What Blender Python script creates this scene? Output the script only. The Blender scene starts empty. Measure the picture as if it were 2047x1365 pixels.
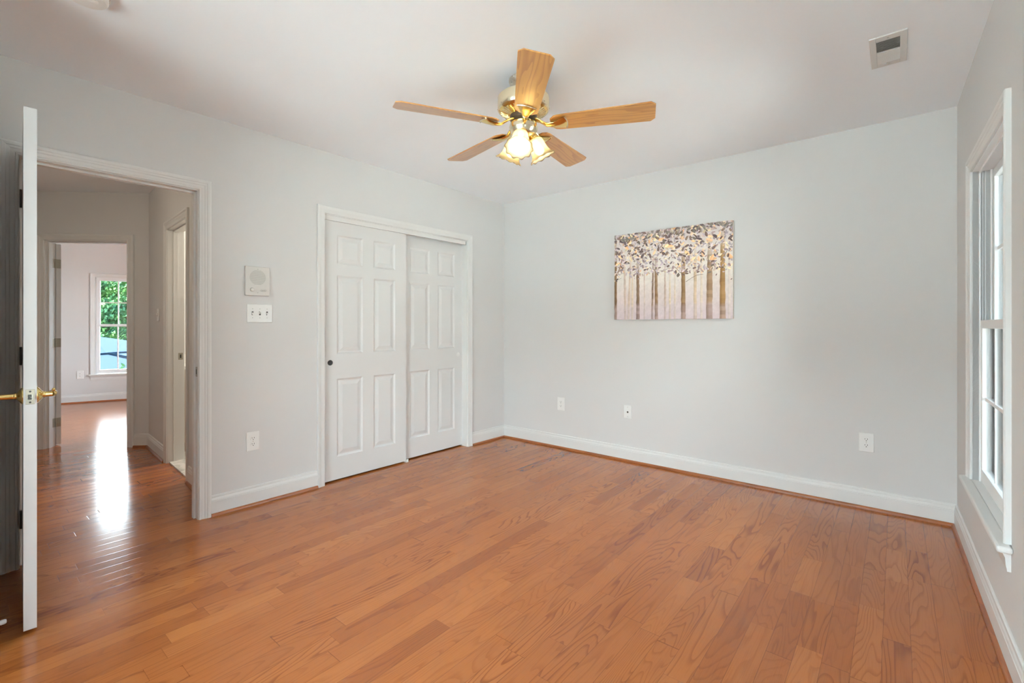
import bpy, bmesh, math, random
from math import sin, cos, pi, radians, hypot, atan2
from mathutils import Vector, Matrix

random.seed(7)
SC = bpy.context.scene
COL = SC.collection

# ------------------------------------------------------------------ camera
YAW = 0.688649272
CAM = (3.27628927, -3.84582012, 1.2)
cam_d = bpy.data.cameras.new('camera')
cam = bpy.data.objects.new('camera', cam_d); COL.objects.link(cam)
cam.location = CAM
cam.rotation_euler = (pi / 2, 0, YAW)
cam_d.sensor_fit = 'HORIZONTAL'; cam_d.sensor_width = 36.0
cam_d.lens = 932.446596 / 2047 * 36.0
cam_d.shift_y = -(682.5 - 651.087) / 2047      # horizon sits a little above the middle of the frame
cam_d.clip_start = 0.02; cam_d.clip_end = 300
SC.camera = cam

# ------------------------------------------------------------------ view, world, sun, window daylight
SC.view_settings.view_transform = 'Standard'
SC.view_settings.look = 'None'
SC.view_settings.exposure = 0.25
SC.view_settings.gamma = 1.0
SC.view_settings.use_curve_mapping = False
SC.cycles.use_denoising = True
SC.cycles.max_bounces = 14
SC.cycles.diffuse_bounces = 8
SC.cycles.glossy_bounces = 6
SC.cycles.transmission_bounces = 8
SC.cycles.transparent_max_bounces = 16
SC.cycles.sample_clamp_indirect = 8.0
SC.cycles.caustics_reflective = False
SC.cycles.caustics_refractive = False

SKY = 22.5
w = bpy.data.worlds.new('World'); SC.world = w; w.use_nodes = True
nt = w.node_tree; nt.nodes.clear()
o_ = nt.nodes.new('ShaderNodeOutputWorld'); bg = nt.nodes.new('ShaderNodeBackground')
tc = nt.nodes.new('ShaderNodeTexCoord'); sp = nt.nodes.new('ShaderNodeSeparateXYZ'); rp = nt.nodes.new('ShaderNodeValToRGB')
nt.links.new(tc.outputs['Generated'], sp.inputs[0]); nt.links.new(sp.outputs['Z'], rp.inputs[0])
rp.color_ramp.elements[0].position = 0.0; rp.color_ramp.elements[0].color = (0.83, 0.92, 1.0, 1)
rp.color_ramp.elements[1].position = 0.7; rp.color_ramp.elements[1].color = (0.70, 0.86, 1.0, 1)
nt.links.new(rp.outputs[0], bg.inputs[0]); bg.inputs[1].default_value = SKY
nt.links.new(bg.outputs[0], o_.inputs[0])

sun_d = bpy.data.lights.new('sun', 'SUN'); sun = bpy.data.objects.new('sun', sun_d); COL.objects.link(sun)
sun_d.energy = 170.0; sun_d.angle = radians(0.6); sun_d.color = (1.0, 0.95, 0.86)
_el = radians(74); _h = Vector((0.952, -0.308, 0))
_dir = Vector((_h.x * cos(_el), _h.y * cos(_el), -sin(_el)))
sun.rotation_euler = _dir.to_track_quat('-Z', 'Y').to_euler()

# ------------------------------------------------------------------ room measures
W, H = 3.55869346, 2.51186991
TH = 0.115
def unit(x, y):
    l = hypot(x, y); return Vector((x / l, y / l, 0))
LD = unit(-0.019487356, -1); RD = unit(0.01948309, -1)
class Frame:
    """wall frame: local x along the wall, local y out of the wall into the room, z up"""
    def __init__(s, o, n):
        s.o = Vector((o[0], o[1], 0)); s.n = unit(n[0], n[1])
        s.rz = atan2(-s.n.x, s.n.y); s.x = Vector((s.n.y, -s.n.x, 0))
    def at(s, x, y, z): return s.o + s.x * x + s.n * y + Vector((0, 0, z))
F_LEFT = Frame((0, 0), (-LD.y, LD.x))           # local x = distance from the far corner
F_FAR = Frame((0, 0), (0, -1))                  # local x = -X
F_RIGHT = Frame((W, 0), (RD.y, -RD.x))          # local x = -(distance from the far corner)
HA = Vector((-0.10, -2.712, 0)); HB = Vector((-2.45, -2.562, 0))
_d = (HB - HA).normalized()
F_HALL = Frame(HA, (_d.y, -_d.x))
if F_HALL.n.y > 0: F_HALL = Frame(HA, (-_d.y, _d.x))
HSGN = 1 if F_HALL.x.dot(_d) > 0 else -1
F_ANG = Frame(HB, (0.7071, -0.7071))            # diagonal wall at the hall end
ASGN = 1 if F_ANG.x.dot(Vector((-0.7071, -0.7071, 0))) > 0 else -1
BED_O = (-6.585, -2.67)
F_BED = Frame(BED_O, (0.952, -0.308))
BSGN = 1 if F_BED.x.dot(Vector((0.308, 0.952, 0))) > 0 else -1
F_NEAR = Frame((0.74, -5.2), (0, 1))

# ------------------------------------------------------------------ materials
def mat(name): 
    m = bpy.data.materials.new(name); m.use_nodes = True
    return m, m.node_tree, m.node_tree.nodes['Principled BSDF']
def N(nt, t, **k):
    n = nt.nodes.new(t)
    for a, v in k.items(): setattr(n, a, v)
    return n
def math_(nt, op, a, b=None, c=None):
    n = nt.nodes.new('ShaderNodeMath'); n.operation = op
    for i, v in enumerate((a, b, c)):
        if v is None: continue
        if isinstance(v, (int, float)): n.inputs[i].default_value = v
        else: nt.links.new(v, n.inputs[i])
    return n.outputs[0]
def plain(name, col, rough=0.5, metal=0.0, spec=0.5, bump=0.0, bscale=200.0, coat=0.0):
    m, t, b = mat(name)
    b.inputs['Base Color'].default_value = (*col, 1); b.inputs['Roughness'].default_value = rough
    b.inputs['Metallic'].default_value = metal; b.inputs['Specular IOR Level'].default_value = spec
    b.inputs['Coat Weight'].default_value = coat
    c = N(t, 'ShaderNodeTexCoord'); n = N(t, 'ShaderNodeTexNoise'); n.inputs['Scale'].default_value = bscale; n.inputs['Detail'].default_value = 3
    t.links.new(c.outputs['Object'], n.inputs['Vector'])
    if bump:
        bp = N(t, 'ShaderNodeBump'); bp.inputs['Strength'].default_value = bump; bp.inputs['Distance'].default_value = 0.002
        t.links.new(n.outputs[0], bp.inputs['Height']); t.links.new(bp.outputs[0], b.inputs['Normal'])
    r = N(t, 'ShaderNodeMapRange'); r.inputs[3].default_value = max(0.0, rough - 0.04); r.inputs[4].default_value = rough + 0.04
    t.links.new(n.outputs[0], r.inputs[0]); t.links.new(r.outputs[0], b.inputs['Roughness'])
    return m

M = {}
M['wall'] = plain('wall_paint', (0.66, 0.655, 0.645), 0.75, spec=0.3, bump=0.08, bscale=350)
M['ceil'] = plain('ceiling_paint', (0.875, 0.92, 0.96), 0.9, spec=0.2, bump=0.08, bscale=300)
M['trim'] = plain('trim_paint', (0.72, 0.72, 0.705), 0.38, spec=0.45)
M['door'] = plain('door_paint', (0.69, 0.69, 0.68), 0.42, spec=0.4)
M['vinyl'] = plain('window_vinyl', (0.88, 0.89, 0.89), 0.35)
M['plate'] = plain('white_plastic', (0.80, 0.80, 0.78), 0.32)
M['ivory'] = plain('ivory_plastic', (0.66, 0.64, 0.605), 0.45)
M['slot'] = plain('dark_slot', (0.03, 0.03, 0.03), 0.6)
M['grey'] = plain('grey_plastic', (0.45, 0.44, 0.41), 0.5)
M['brass'] = plain('polished_brass', (0.80, 0.58, 0.22), 0.14, metal=1.0)
M['palebrass'] = plain('pale_brass', (0.80, 0.70, 0.50), 0.20, metal=1.0)
M['bronze'] = plain('dark_bronze', (0.10, 0.075, 0.055), 0.35, metal=0.6)
M['hinge'] = plain('aged_hinge_metal', (0.42, 0.39, 0.32), 0.35, metal=0.9)
M['nickel'] = plain('worn_nickel', (0.60, 0.57, 0.50), 0.28, metal=1.0)
M['blackcup'] = plain('black_cup', (0.012, 0.012, 0.012), 0.35)
M['siding'] = plain('siding_paint', (0.70, 0.70, 0.68), 0.7)
M['vanity'] = plain('vanity_paint', (0.55, 0.45, 0.35), 0.5)
M['counter'] = plain('white_countertop', (0.85, 0.84, 0.80), 0.2)
M['vent'] = plain('vent_enamel', (0.64, 0.63, 0.61), 0.4)
M['ventdark'] = plain('vent_duct_metal', (0.30, 0.30, 0.27), 0.6)

def wood_floor():
    m, t, b = mat('oak_strip_floor')
    c = N(t, 'ShaderNodeTexCoord'); s = N(t, 'ShaderNodeSeparateXYZ'); t.links.new(c.outputs['Object'], s.inputs[0])
    x, y = s.outputs[0], s.outputs[1]
    PW = 0.083
    xs = math_(t, 'DIVIDE', x, PW); row = math_(t, 'FLOOR', xs); fx = math_(t, 'FRACT', xs)
    wn = N(t, 'ShaderNodeTexWhiteNoise', noise_dimensions='1D'); t.links.new(row, wn.inputs['W'])
    rr = wn.outputs['Value']
    yl = math_(t, 'ADD', math_(t, 'DIVIDE', y, 0.62), math_(t, 'MULTIPLY', rr, 11.7))
    yl = math_(t, 'ADD', yl, math_(t, 'MULTIPLY', math_(t, 'SINE', math_(t, 'ADD', math_(t, 'MULTIPLY', yl, 2.3), math_(t, 'MULTIPLY', row, 1.7))), 0.30))
    idx = math_(t, 'FLOOR', yl); fy = math_(t, 'FRACT', yl)
    cv = N(t, 'ShaderNodeCombineXYZ'); t.links.new(row, cv.inputs[0]); t.links.new(idx, cv.inputs[1])
    w2 = N(t, 'ShaderNodeTexWhiteNoise', noise_dimensions='2D'); t.links.new(cv.outputs[0], w2.inputs['Vector'])
    sc = N(t, 'ShaderNodeSeparateColor'); t.links.new(w2.outputs['Color'], sc.inputs[0])
    r1, r2, r3 = sc.outputs[0], sc.outputs[1], sc.outputs[2]
    # growth rings: contour lines of a field stretched along the board
    g = N(t, 'ShaderNodeCombineXYZ')
    t.links.new(math_(t, 'ADD', math_(t, 'MULTIPLY', x, 7.5), math_(t, 'MULTIPLY', r1, 37.0)), g.inputs[0])
    t.links.new(math_(t, 'ADD', math_(t, 'MULTIPLY', y, 0.95), math_(t, 'MULTIPLY', r2, 53.0)), g.inputs[1])
    t.links.new(math_(t, 'MULTIPLY', r3, 29.0), g.inputs[2])
    n1 = N(t, 'ShaderNodeTexNoise'); n1.inputs['Scale'].default_value = 1.0; n1.inputs['Detail'].default_value = 2.5; n1.inputs['Roughness'].default_value = 0.33
    t.links.new(g.outputs[0], n1.inputs['Vector'])
    dens = math_(t, 'ADD', 12.0, math_(t, 'MULTIPLY', r2, 22.0))
    saw = math_(t, 'FRACT', math_(t, 'MULTIPLY', n1.outputs[0], dens))
    ring = N(t, 'ShaderNodeMapRange', interpolation_type='SMOOTHSTEP'); ring.inputs[1].default_value = 0.55; ring.inputs[2].default_value = 0.93
    t.links.new(saw, ring.inputs[0])
    fall = N(t, 'ShaderNodeMapRange', interpolation_type='SMOOTHSTEP'); fall.inputs[1].default_value = 0.94; fall.inputs[2].default_value = 1.0; fall.inputs[3].default_value = 1; fall.inputs[4].default_value = 0
    t.links.new(saw, fall.inputs[0])
    ringm = math_(t, 'MULTIPLY', ring.outputs[0], fall.outputs[0])
    # straight fine grain
    g2 = N(t, 'ShaderNodeCombineXYZ')
    t.links.new(math_(t, 'MULTIPLY', x, 260.0), g2.inputs[0]); t.links.new(math_(t, 'ADD', math_(t, 'MULTIPLY', y, 7.0), math_(t, 'MULTIPLY', r1, 90.0)), g2.inputs[1])
    n2 = N(t, 'ShaderNodeTexNoise'); n2.inputs['Scale'].default_value = 1.0; n2.inputs['Detail'].default_value = 2.0
    t.links.new(g2.outputs[0], n2.inputs['Vector'])
    pore = N(t, 'ShaderNodeMapRange'); pore.inputs[1].default_value = 0.5; pore.inputs[2].default_value = 0.75
    t.links.new(n2.outputs[0], pore.inputs[0])
    tone = N(t, 'ShaderNodeValToRGB'); t.links.new(r3, tone.inputs[0])
    e = tone.color_ramp.elements
    e[0].position = 0.0; e[0].color = (0.285, 0.080, 0.017, 1); e[1].position = 1.0; e[1].color = (0.400, 0.134, 0.031, 1)
    for p, cc in ((0.15, (0.335, 0.101, 0.022, 1)), (0.85, (0.375, 0.120, 0.027, 1))):
        q = e.new(p); q.color = cc
    dark = N(t, 'ShaderNodeMix', data_type='RGBA', blend_type='MULTIPLY')
    amt = math_(t, 'MULTIPLY', ringm, math_(t, 'ADD', 0.22, math_(t, 'MULTIPLY', math_(t, 'POWER', r1, 2.0), 0.6)))
    t.links.new(amt, dark.inputs[0]); t.links.new(tone.outputs[0], dark.inputs[6]); dark.inputs[7].default_value = (0.55, 0.40, 0.34, 1)
    d2 = N(t, 'ShaderNodeMix', data_type='RGBA', blend_type='MULTIPLY')
    t.links.new(math_(t, 'MULTIPLY', pore.outputs[0], 0.30), d2.inputs[0]); t.links.new(dark.outputs[2], d2.inputs[6]); d2.inputs[7].default_value = (0.6, 0.47, 0.4, 1)
    # seams
    ex = math_(t, 'MULTIPLY', math_(t, 'MINIMUM', fx, math_(t, 'SUBTRACT', 1.0, fx)), PW)
    ey = math_(t, 'MULTIPLY', math_(t, 'MINIMUM', fy, math_(t, 'SUBTRACT', 1.0, fy)), 0.62)
    ed = math_(t, 'MINIMUM', ex, ey)
    seam = N(t, 'ShaderNodeMapRange', interpolation_type='SMOOTHSTEP'); seam.inputs[1].default_value = 0.0003; seam.inputs[2].default_value = 0.0011; seam.inputs[3].default_value = 1; seam.inputs[4].default_value = 0
    t.links.new(ed, seam.inputs[0])
    d3 = N(t, 'ShaderNodeMix', data_type='RGBA', blend_type='MULTIPLY')
    t.links.new(math_(t, 'MULTIPLY', seam.outputs[0], 0.75), d3.inputs[0]); t.links.new(d2.outputs[2], d3.inputs[6]); d3.inputs[7].default_value = (0.35, 0.25, 0.2, 1)
    t.links.new(d3.outputs[2], b.inputs['Base Color'])
    # finish: slightly cupped boards, shallow ripples in the varnish
    bev = N(t, 'ShaderNodeMapRange', interpolation_type='SMOOTHSTEP'); bev.inputs[1].default_value = 0.0; bev.inputs[2].default_value = 0.0045
    t.links.new(ed, bev.inputs[0])
    n3 = N(t, 'ShaderNodeTexNoise'); n3.inputs['Scale'].default_value = 9.0; n3.inputs['Detail'].default_value = 1.0
    t.links.new(c.outputs['Object'], n3.inputs['Vector'])
    hgt = math_(t, 'ADD', math_(t, 'MULTIPLY', bev.outputs[0], 0.45), math_(t, 'MULTIPLY', n3.outputs[0], 0.9))
    hgt = math_(t, 'ADD', hgt, math_(t, 'MULTIPLY', r2, 0.0))
    hgt = math_(t, 'SUBTRACT', hgt, math_(t, 'MULTIPLY', pore.outputs[0], 0.05))
    bp = N(t, 'ShaderNodeBump'); bp.inputs['Strength'].default_value = 0.35; bp.inputs['Distance'].default_value = 0.0012
    t.links.new(hgt, bp.inputs['Height']); t.links.new(bp.outputs[0], b.inputs['Normal'])
    rg = N(t, 'ShaderNodeMapRange'); rg.inputs[3].default_value = 0.13; rg.inputs[4].default_value = 0.22
    t.links.new(n3.outputs[0], rg.inputs[0]); t.links.new(rg.outputs[0], b.inputs['Roughness'])
    b.inputs['Specular IOR Level'].default_value = 0.55
    return m
M['floor'] = wood_floor()

def grain_wood(name, c0, c1, rough=0.3, axis=0, dens=9.0):
    """grain running along one local axis"""
    m, t, b = mat(name)
    c = N(t, 'ShaderNodeTexCoord'); mp = N(t, 'ShaderNodeMapping')
    s = [13.0, 13.0, 13.0]; s[axis] = 1.3
    mp.inputs['Scale'].default_value = s; t.links.new(c.outputs['Object'], mp.inputs[0])
    n = N(t, 'ShaderNodeTexNoise'); n.inputs['Scale'].default_value = 1.0; n.inputs['Detail'].default_value = 1.5
    t.links.new(mp.outputs[0], n.inputs['Vector'])
    f = math_(t, 'FRACT', math_(t, 'MULTIPLY', n.outputs[0], dens))
    k = N(t, 'ShaderNodeMapRange', interpolation_type='SMOOTHSTEP'); k.inputs[1].default_value = 0.45; k.inputs[2].default_value = 0.98
    t.links.new(f, k.inputs[0])
    s2 = [240.0] * 3; s2[axis] = 6.0
    mp2 = N(t, 'ShaderNodeMapping'); mp2.inputs['Scale'].default_value = s2; t.links.new(c.outputs['Object'], mp2.inputs[0])
    n2 = N(t, 'ShaderNodeTexNoise'); n2.inputs['Scale'].default_value = 1.0; t.links.new(mp2.outputs[0], n2.inputs['Vector'])
    amt = math_(t, 'ADD', math_(t, 'MULTIPLY', k.outputs[0], 0.7), math_(t, 'MULTIPLY', n2.outputs[0], 0.35))
    x = N(t, 'ShaderNodeMix', data_type='RGBA'); t.links.new(amt, x.inputs[0]); x.inputs[6].default_value = (*c0, 1); x.inputs[7].default_value = (*c1, 1)
    t.links.new(x.outputs[2], b.inputs['Base Color']); b.inputs['Roughness'].default_value = rough
    return m
M['blade'] = grain_wood('oak_blade_veneer', (0.49, 0.245, 0.055), (0.31, 0.120, 0.022), 0.35, 0, 9)
M['blade'].node_tree.nodes['Principled BSDF'].inputs['Coat Weight'].default_value = 1.0
M['blade'].node_tree.nodes['Principled BSDF'].inputs['Coat Roughness'].default_value = 0.28
M['shoe'] = grain_wood('oak_shoe_stain', (0.33, 0.105, 0.028), (0.22, 0.062, 0.016), 0.3, 0, 6)

def glass():
    m, t, b = mat('window_glass')
    t.nodes.remove(b)
    out = t.nodes['Material Output']
    tr = N(t, 'ShaderNodeBsdfTransparent'); gl = N(t, 'ShaderNodeBsdfGlossy'); mx = N(t, 'ShaderNodeMixShader'); fr = N(t, 'ShaderNodeFresnel')
    tr.inputs[0].default_value = (0.93, 0.96, 0.95, 1); gl.inputs['Roughness'].default_value = 0.0; fr.inputs[0].default_value = 1.5
    t.links.new(fr.outputs[0], mx.inputs[0]); t.links.new(tr.outputs[0], mx.inputs[1]); t.links.new(gl.outputs[0], mx.inputs[2])
    t.links.new(mx.outputs[0], out.inputs[0])
    return m
M['glass'] = glass()

def frosted():
    m, t, b = mat('frosted_shade_glass')
    out = t.nodes['Material Output']
    tl = N(t, 'ShaderNodeBsdfTranslucent'); tl.inputs[0].default_value = (0.24, 0.21, 0.14, 1)
    b.inputs['Base Color'].default_value = (0.36, 0.33, 0.27, 1); b.inputs['Roughness'].default_value = 0.25
    mx = N(t, 'ShaderNodeMixShader'); mx.inputs[0].default_value = 0.55
    t.links.new(b.outputs[0], mx.inputs[1]); t.links.new(tl.outputs[0], mx.inputs[2])
    tp = N(t, 'ShaderNodeBsdfTransparent'); tp.inputs[0].default_value = (1.0, 0.90, 0.72, 1); m2 = N(t, 'ShaderNodeMixShader'); m2.inputs[0].default_value = 0.14
    t.links.new(mx.outputs[0], m2.inputs[1]); t.links.new(tp.outputs[0], m2.inputs[2]); t.links.new(m2.outputs[0], out.inputs[0])
    return m
M['frost'] = frosted()
def glow(name, col, s):
    m, t, b = mat(name); b.inputs['Emission Color'].default_value = (*col, 1); b.inputs['Emission Strength'].default_value = s
    b.inputs['Base Color'].default_value = (0.9, 0.9, 0.9, 1); return m
M['bulb'] = glow('lit_bulb', (1.0, 0.82, 0.50), 210.0)

def marble():
    m, t, b = mat('marble_tile')
    c = N(t, 'ShaderNodeTexCoord'); n = N(t, 'ShaderNodeTexNoise'); n.inputs['Scale'].default_value = 6; n.inputs['Detail'].default_value = 6; n.inputs['Distortion'].default_value = 1.5
    t.links.new(c.outputs['Object'], n.inputs['Vector'])
    r = N(t, 'ShaderNodeValToRGB'); r.color_ramp.elements[0].color = (0.45, 0.45, 0.44, 1); r.color_ramp.elements[0].position = 0.35
    r.color_ramp.elements[1].color = (0.75, 0.74, 0.72, 1); r.color_ramp.elements[1].position = 0.55
    t.links.new(n.outputs[0], r.inputs[0]); t.links.new(r.outputs[0], b.inputs['Base Color']); b.inputs['Roughness'].default_value = 0.2
    return m
M['marble'] = marble()

def attr_paint():
    m, t, b = mat('painted_canvas')
    a = N(t, 'ShaderNodeAttribute'); a.attribute_name = 'Col'
    n = N(t, 'ShaderNodeTexNoise'); n.inputs['Scale'].default_value = 70; n.inputs['Detail'].default_value = 3
    c = N(t, 'ShaderNodeTexCoord'); t.links.new(c.outputs['Object'], n.inputs['Vector'])
    mp = N(t, 'ShaderNodeMapRange'); mp.inputs[3].default_value = 0.86; mp.inputs[4].default_value = 1.12; t.links.new(n.outputs[0], mp.inputs[0])
    x = N(t, 'ShaderNodeMix', data_type='RGBA', blend_type='MULTIPLY'); x.inputs[0].default_value = 1.0
    t.links.new(a.outputs['Color'], x.inputs[6]); t.links.new(mp.outputs[0], x.inputs[7])
    t.links.new(x.outputs[2], b.inputs['Base Color']); b.inputs['Roughness'].default_value = 0.6
    return m
M['paint'] = attr_paint()

def leafmat():
    m, t, b = mat('tree_leaves')
    c = N(t, 'ShaderNodeTexCoord'); n = N(t, 'ShaderNodeTexNoise'); n.inputs['Scale'].default_value = 1.8; n.inputs['Detail'].default_value = 6
    t.links.new(c.outputs['Object'], n.inputs['Vector'])
    r = N(t, 'ShaderNodeValToRGB'); t.links.new(n.outputs[0], r.inputs[0])
    r.color_ramp.elements[0].position = 0.32; r.color_ramp.elements[0].color = (0.007, 0.036, 0.022, 1)
    r.color_ramp.elements[1].position = 0.68; r.color_ramp.elements[1].color = (0.048, 0.105, 0.026, 1)
    t.links.new(r.outputs[0], b.inputs['Base Color']); b.inputs['Roughness'].default_value = 0.7; b.inputs['Specular IOR Level'].default_value = 0.06
    return m
M['leaf'] = leafmat()
M['bark'] = plain('bark', (0.06, 0.045, 0.03), 0.9, bump=0.6, bscale=20)
M['concrete'] = plain('bounce_concrete', (0.74, 0.73, 0.71), 0.9, bump=0.3, bscale=40)
M['lawn'] = plain('lawn', (0.020, 0.026, 0.014), 0.95, bump=0.5, bscale=30)
def roofmat():
    m, t, b = mat('blue_grey_shingles')
    c = N(t, 'ShaderNodeTexCoord'); s = N(t, 'ShaderNodeSeparateXYZ'); t.links.new(c.outputs['Object'], s.inputs[0])
    f = math_(t, 'FRACT', math_(t, 'MULTIPLY', s.outputs[2], 11.0))
    k = N(t, 'ShaderNodeMapRange'); k.inputs[1].default_value = 0.8; k.inputs[2].default_value = 1.0; t.links.new(f, k.inputs[0])
    x = N(t, 'ShaderNodeMix', data_type='RGBA'); t.links.new(k.outputs[0], x.inputs[0]); x.inputs[6].default_value = (0.0018, 0.0068, 0.0165, 1); x.inputs[7].default_value = (0.0018, 0.006, 0.014, 1)
    t.links.new(x.outputs[2], b.inputs['Base Color']); b.inputs['Roughness'].default_value = 0.9; b.inputs['Specular IOR Level'].default_value = 0.04
    return m
M['roof'] = roofmat()
M['cap'] = plain('ridge_cap_shingle', (0.0012, 0.003, 0.006), 0.95, spec=0.0)

# ------------------------------------------------------------------ mesh helpers
class B:
    def __init__(s): s.bm = bmesh.new(); s.cols = {}
    def v(s, p): return s.bm.verts.new(p)
    def f(s, vs, mi=0, smooth=False):
        try: q = s.bm.faces.new(vs)
        except ValueError: return None
        q.material_index = mi; q.smooth = smooth; return q
    def box(s, x0, x1, y0, y1, z0, z1, mi=0):
        x0, x1 = sorted((x0, x1)); y0, y1 = sorted((y0, y1)); z0, z1 = sorted((z0, z1))
        p = [s.v((x, y, z)) for x in (x0, x1) for y in (y0, y1) for z in (z0, z1)]
        for q in ((0, 1, 3, 2), (4, 6, 7, 5), (0, 4, 5, 1), (2, 3, 7, 6), (0, 2, 6, 4), (1, 5, 7, 3)):
            s.f([p[i] for i in q], mi)
        return s
    def rbox(s, x0, x1, y0, y1, z0, z1, r=0.003, seg=2, mi=0):
        b2 = bmesh.new(); t = B(); t.bm.free(); t.bm = b2; t.box(x0, x1, y0, y1, z0, z1, mi)
        bmesh.ops.bevel(b2, geom=list(b2.edges), offset=r, segments=seg, profile=0.5, affect='EDGES')
        s.merge(b2); b2.free(); return s
    def merge(s, b2, mtx=None):
        mp = {}
        for v in b2.verts: mp[v] = s.v(mtx @ v.co if mtx else v.co)
        for q in b2.faces: s.f([mp[v] for v in q.verts], q.material_index, q.smooth)
    def sweep(s, sections, closed_profile=True, caps=True, mi=0, smooth=False, loop=False):
        """sections: list of rings of points"""
        R = [[s.v(p) for p in r] for r in sections]
        n = len(R[0]); m = len(R)
        for i in range(m if loop else m - 1):
            a, b = R[i], R[(i + 1) % m]
            for j in range(n if closed_profile else n - 1):
                k = (j + 1) % n
                s.f([a[j], a[k], b[k], b[j]], mi, smooth)
        if caps and closed_profile and not loop:
            s.f(list(reversed(R[0])), mi); s.f(R[-1], mi)
        return s
    def lathe(s, prof, n=40, o=(0, 0, 0), axis='Z', mi=0, smooth=True, caps=False):
        """prof: list of (r, h)"""
        o = Vector(o); rings = []
        for r, h in prof:
            ring = []
            for i in range(n):
                a = 2 * pi * i / n; x, y = r * cos(a), r * sin(a)
                ring.append(o + (Vector((x, y, h)) if axis == 'Z' else Vector((h, x, y)) if axis == 'X' else Vector((y, h, x))))
            rings.append(ring)
        return s.sweep(rings, True, caps, mi, smooth)
    def cyl(s, o, r, h, axis='Z', n=24, mi=0, r2=None):
        r2 = r if r2 is None else r2
        o = Vector(o); R = []
        for hh, rad in ((0, r), (h, r2)):
            ring = []
            for i in range(n):
                a = 2 * pi * i / n; x, y = rad * cos(a), rad * sin(a)
                ring.append(s.v(o + (Vector((x, y, hh)) if axis == 'Z' else Vector((hh, x, y)) if axis == 'X' else Vector((y, hh, x)))))
            R.append(ring)
        for j in range(n):
            k = (j + 1) % n; s.f([R[0][j], R[0][k], R[1][k], R[1][j]], mi, True)
        s.f(list(reversed(R[0])), mi); s.f(R[1], mi); return s
    def tube(s, pts, r, n=12, mi=0, caps=True):
        pts = [Vector(p) for p in pts]; rs = r if isinstance(r, (list, tuple)) else [r] * len(pts)
        secs = []; up = Vector((0, 0, 1))
        for i, p in enumerate(pts):
            t = (pts[min(i + 1, len(pts) - 1)] - pts[max(i - 1, 0)]).normalized()
            a = t.cross(up if abs(t.dot(up)) < 0.95 else Vector((1, 0, 0))).normalized(); b = t.cross(a).normalized()
            secs.append([p + a * rs[i] * cos(2 * pi * j / n) + b * rs[i] * sin(2 * pi * j / n) for j in range(n)])
        return s.sweep(secs, True, caps, mi, True)
    def prism(s, pts, z0, z1, mi=0):
        a = [s.v((p[0], p[1], z0)) for p in pts]; b = [s.v((p[0], p[1], z1)) for p in pts]
        n = len(pts)
        s.f(list(reversed(a)), mi); s.f(b, mi)
        for i in range(n): s.f([a[i], a[(i + 1) % n], b[(i + 1) % n], b[i]], mi)
        return s

def obj(name, b, mats, parent=None, loc=(0, 0, 0), rz=0.0, sharp=35, bevel=0.0, recalc=True):
    bm = b.bm
    if recalc: bmesh.ops.recalc_face_normals(bm, faces=bm.faces)
    me = bpy.data.meshes.new(name); bm.to_mesh(me); bm.free()
    for m in (mats if isinstance(mats, (list, tuple)) else [mats]): me.materials.append(M[m] if isinstance(m, str) else m)
    if any(p.use_smooth for p in me.polygons) and sharp: 
        me.polygons.foreach_set('use_smooth', [True] * len(me.polygons)); me.set_sharp_from_angle(angle=radians(sharp))
    o = bpy.data.objects.new(name, me); COL.objects.link(o)
    o.location = loc; o.rotation_euler = (0, 0, rz)
    if parent is not None: o.parent = parent
    if bevel:
        md = o.modifiers.new('edge', 'BEVEL'); md.width = bevel; md.segments = 2; md.limit_method = 'ANGLE'; md.angle_limit = radians(40)
    return o
def tag(o, label, cat, group=None, kind=None):
    o['label'] = label; o['category'] = cat
    if group: o['group'] = group
    if kind: o['kind'] = kind
    return o
def thing(name, label, cat, loc=(0, 0, 0), rz=0.0, group=None, kind=None):
    o = bpy.data.objects.new(name, None); COL.objects.link(o); o.empty_display_size = 0.05
    o.location = loc; o.rotation_euler = (0, 0, rz); return tag(o, label, cat, group, kind)
def on(fr, x, y, z): return dict(loc=fr.at(x, y, z), rz=fr.rz)
def dup(root, loc, rz, label):
    r = root.copy(); COL.objects.link(r); r.location = loc; r.rotation_euler = (0, 0, rz); r['label'] = label
    for ch in list(root.children):
        c = ch.copy(); COL.objects.link(c); c.parent = r
        for g in list(ch.children):
            d = g.copy(); COL.objects.link(d); d.parent = c
    return r

# ------------------------------------------------------------------ walls, floor, ceiling
def wall(name, fr, x0, x1, label, openings=(), z0=0.0, z1=None, th=TH, m='wall'):
    z1 = H if z1 is None else z1
    b = B(); x0, x1 = sorted((x0, x1))
    ops = [(min(a, c), max(a, c), d, e) for a, c, d, e in openings]
    xs = sorted({x0, x1, *[o[0] for o in ops], *[o[1] for o in ops]}); zs = sorted({z0, z1, *[o[2] for o in ops], *[o[3] for o in ops]})
    for i in range(len(xs) - 1):
        col = None
        for j in range(len(zs) - 1):
            cx, cz = (xs[i] + xs[i + 1]) / 2, (zs[j] + zs[j + 1]) / 2
            if any(o[0] < cx < o[1] and o[2] < cz < o[3] for o in ops): 
                if col is not None: b.box(xs[i], xs[i + 1], -th, 0, col, zs[j]); col = None
                continue
            if col is None: col = zs[j]
        if col is not None: b.box(xs[i], xs[i + 1], -th, 0, col, zs[-1])
    o = obj(name, b, m, loc=fr.o, rz=fr.rz)
    return tag(o, label, 'wall', kind='structure')

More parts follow.
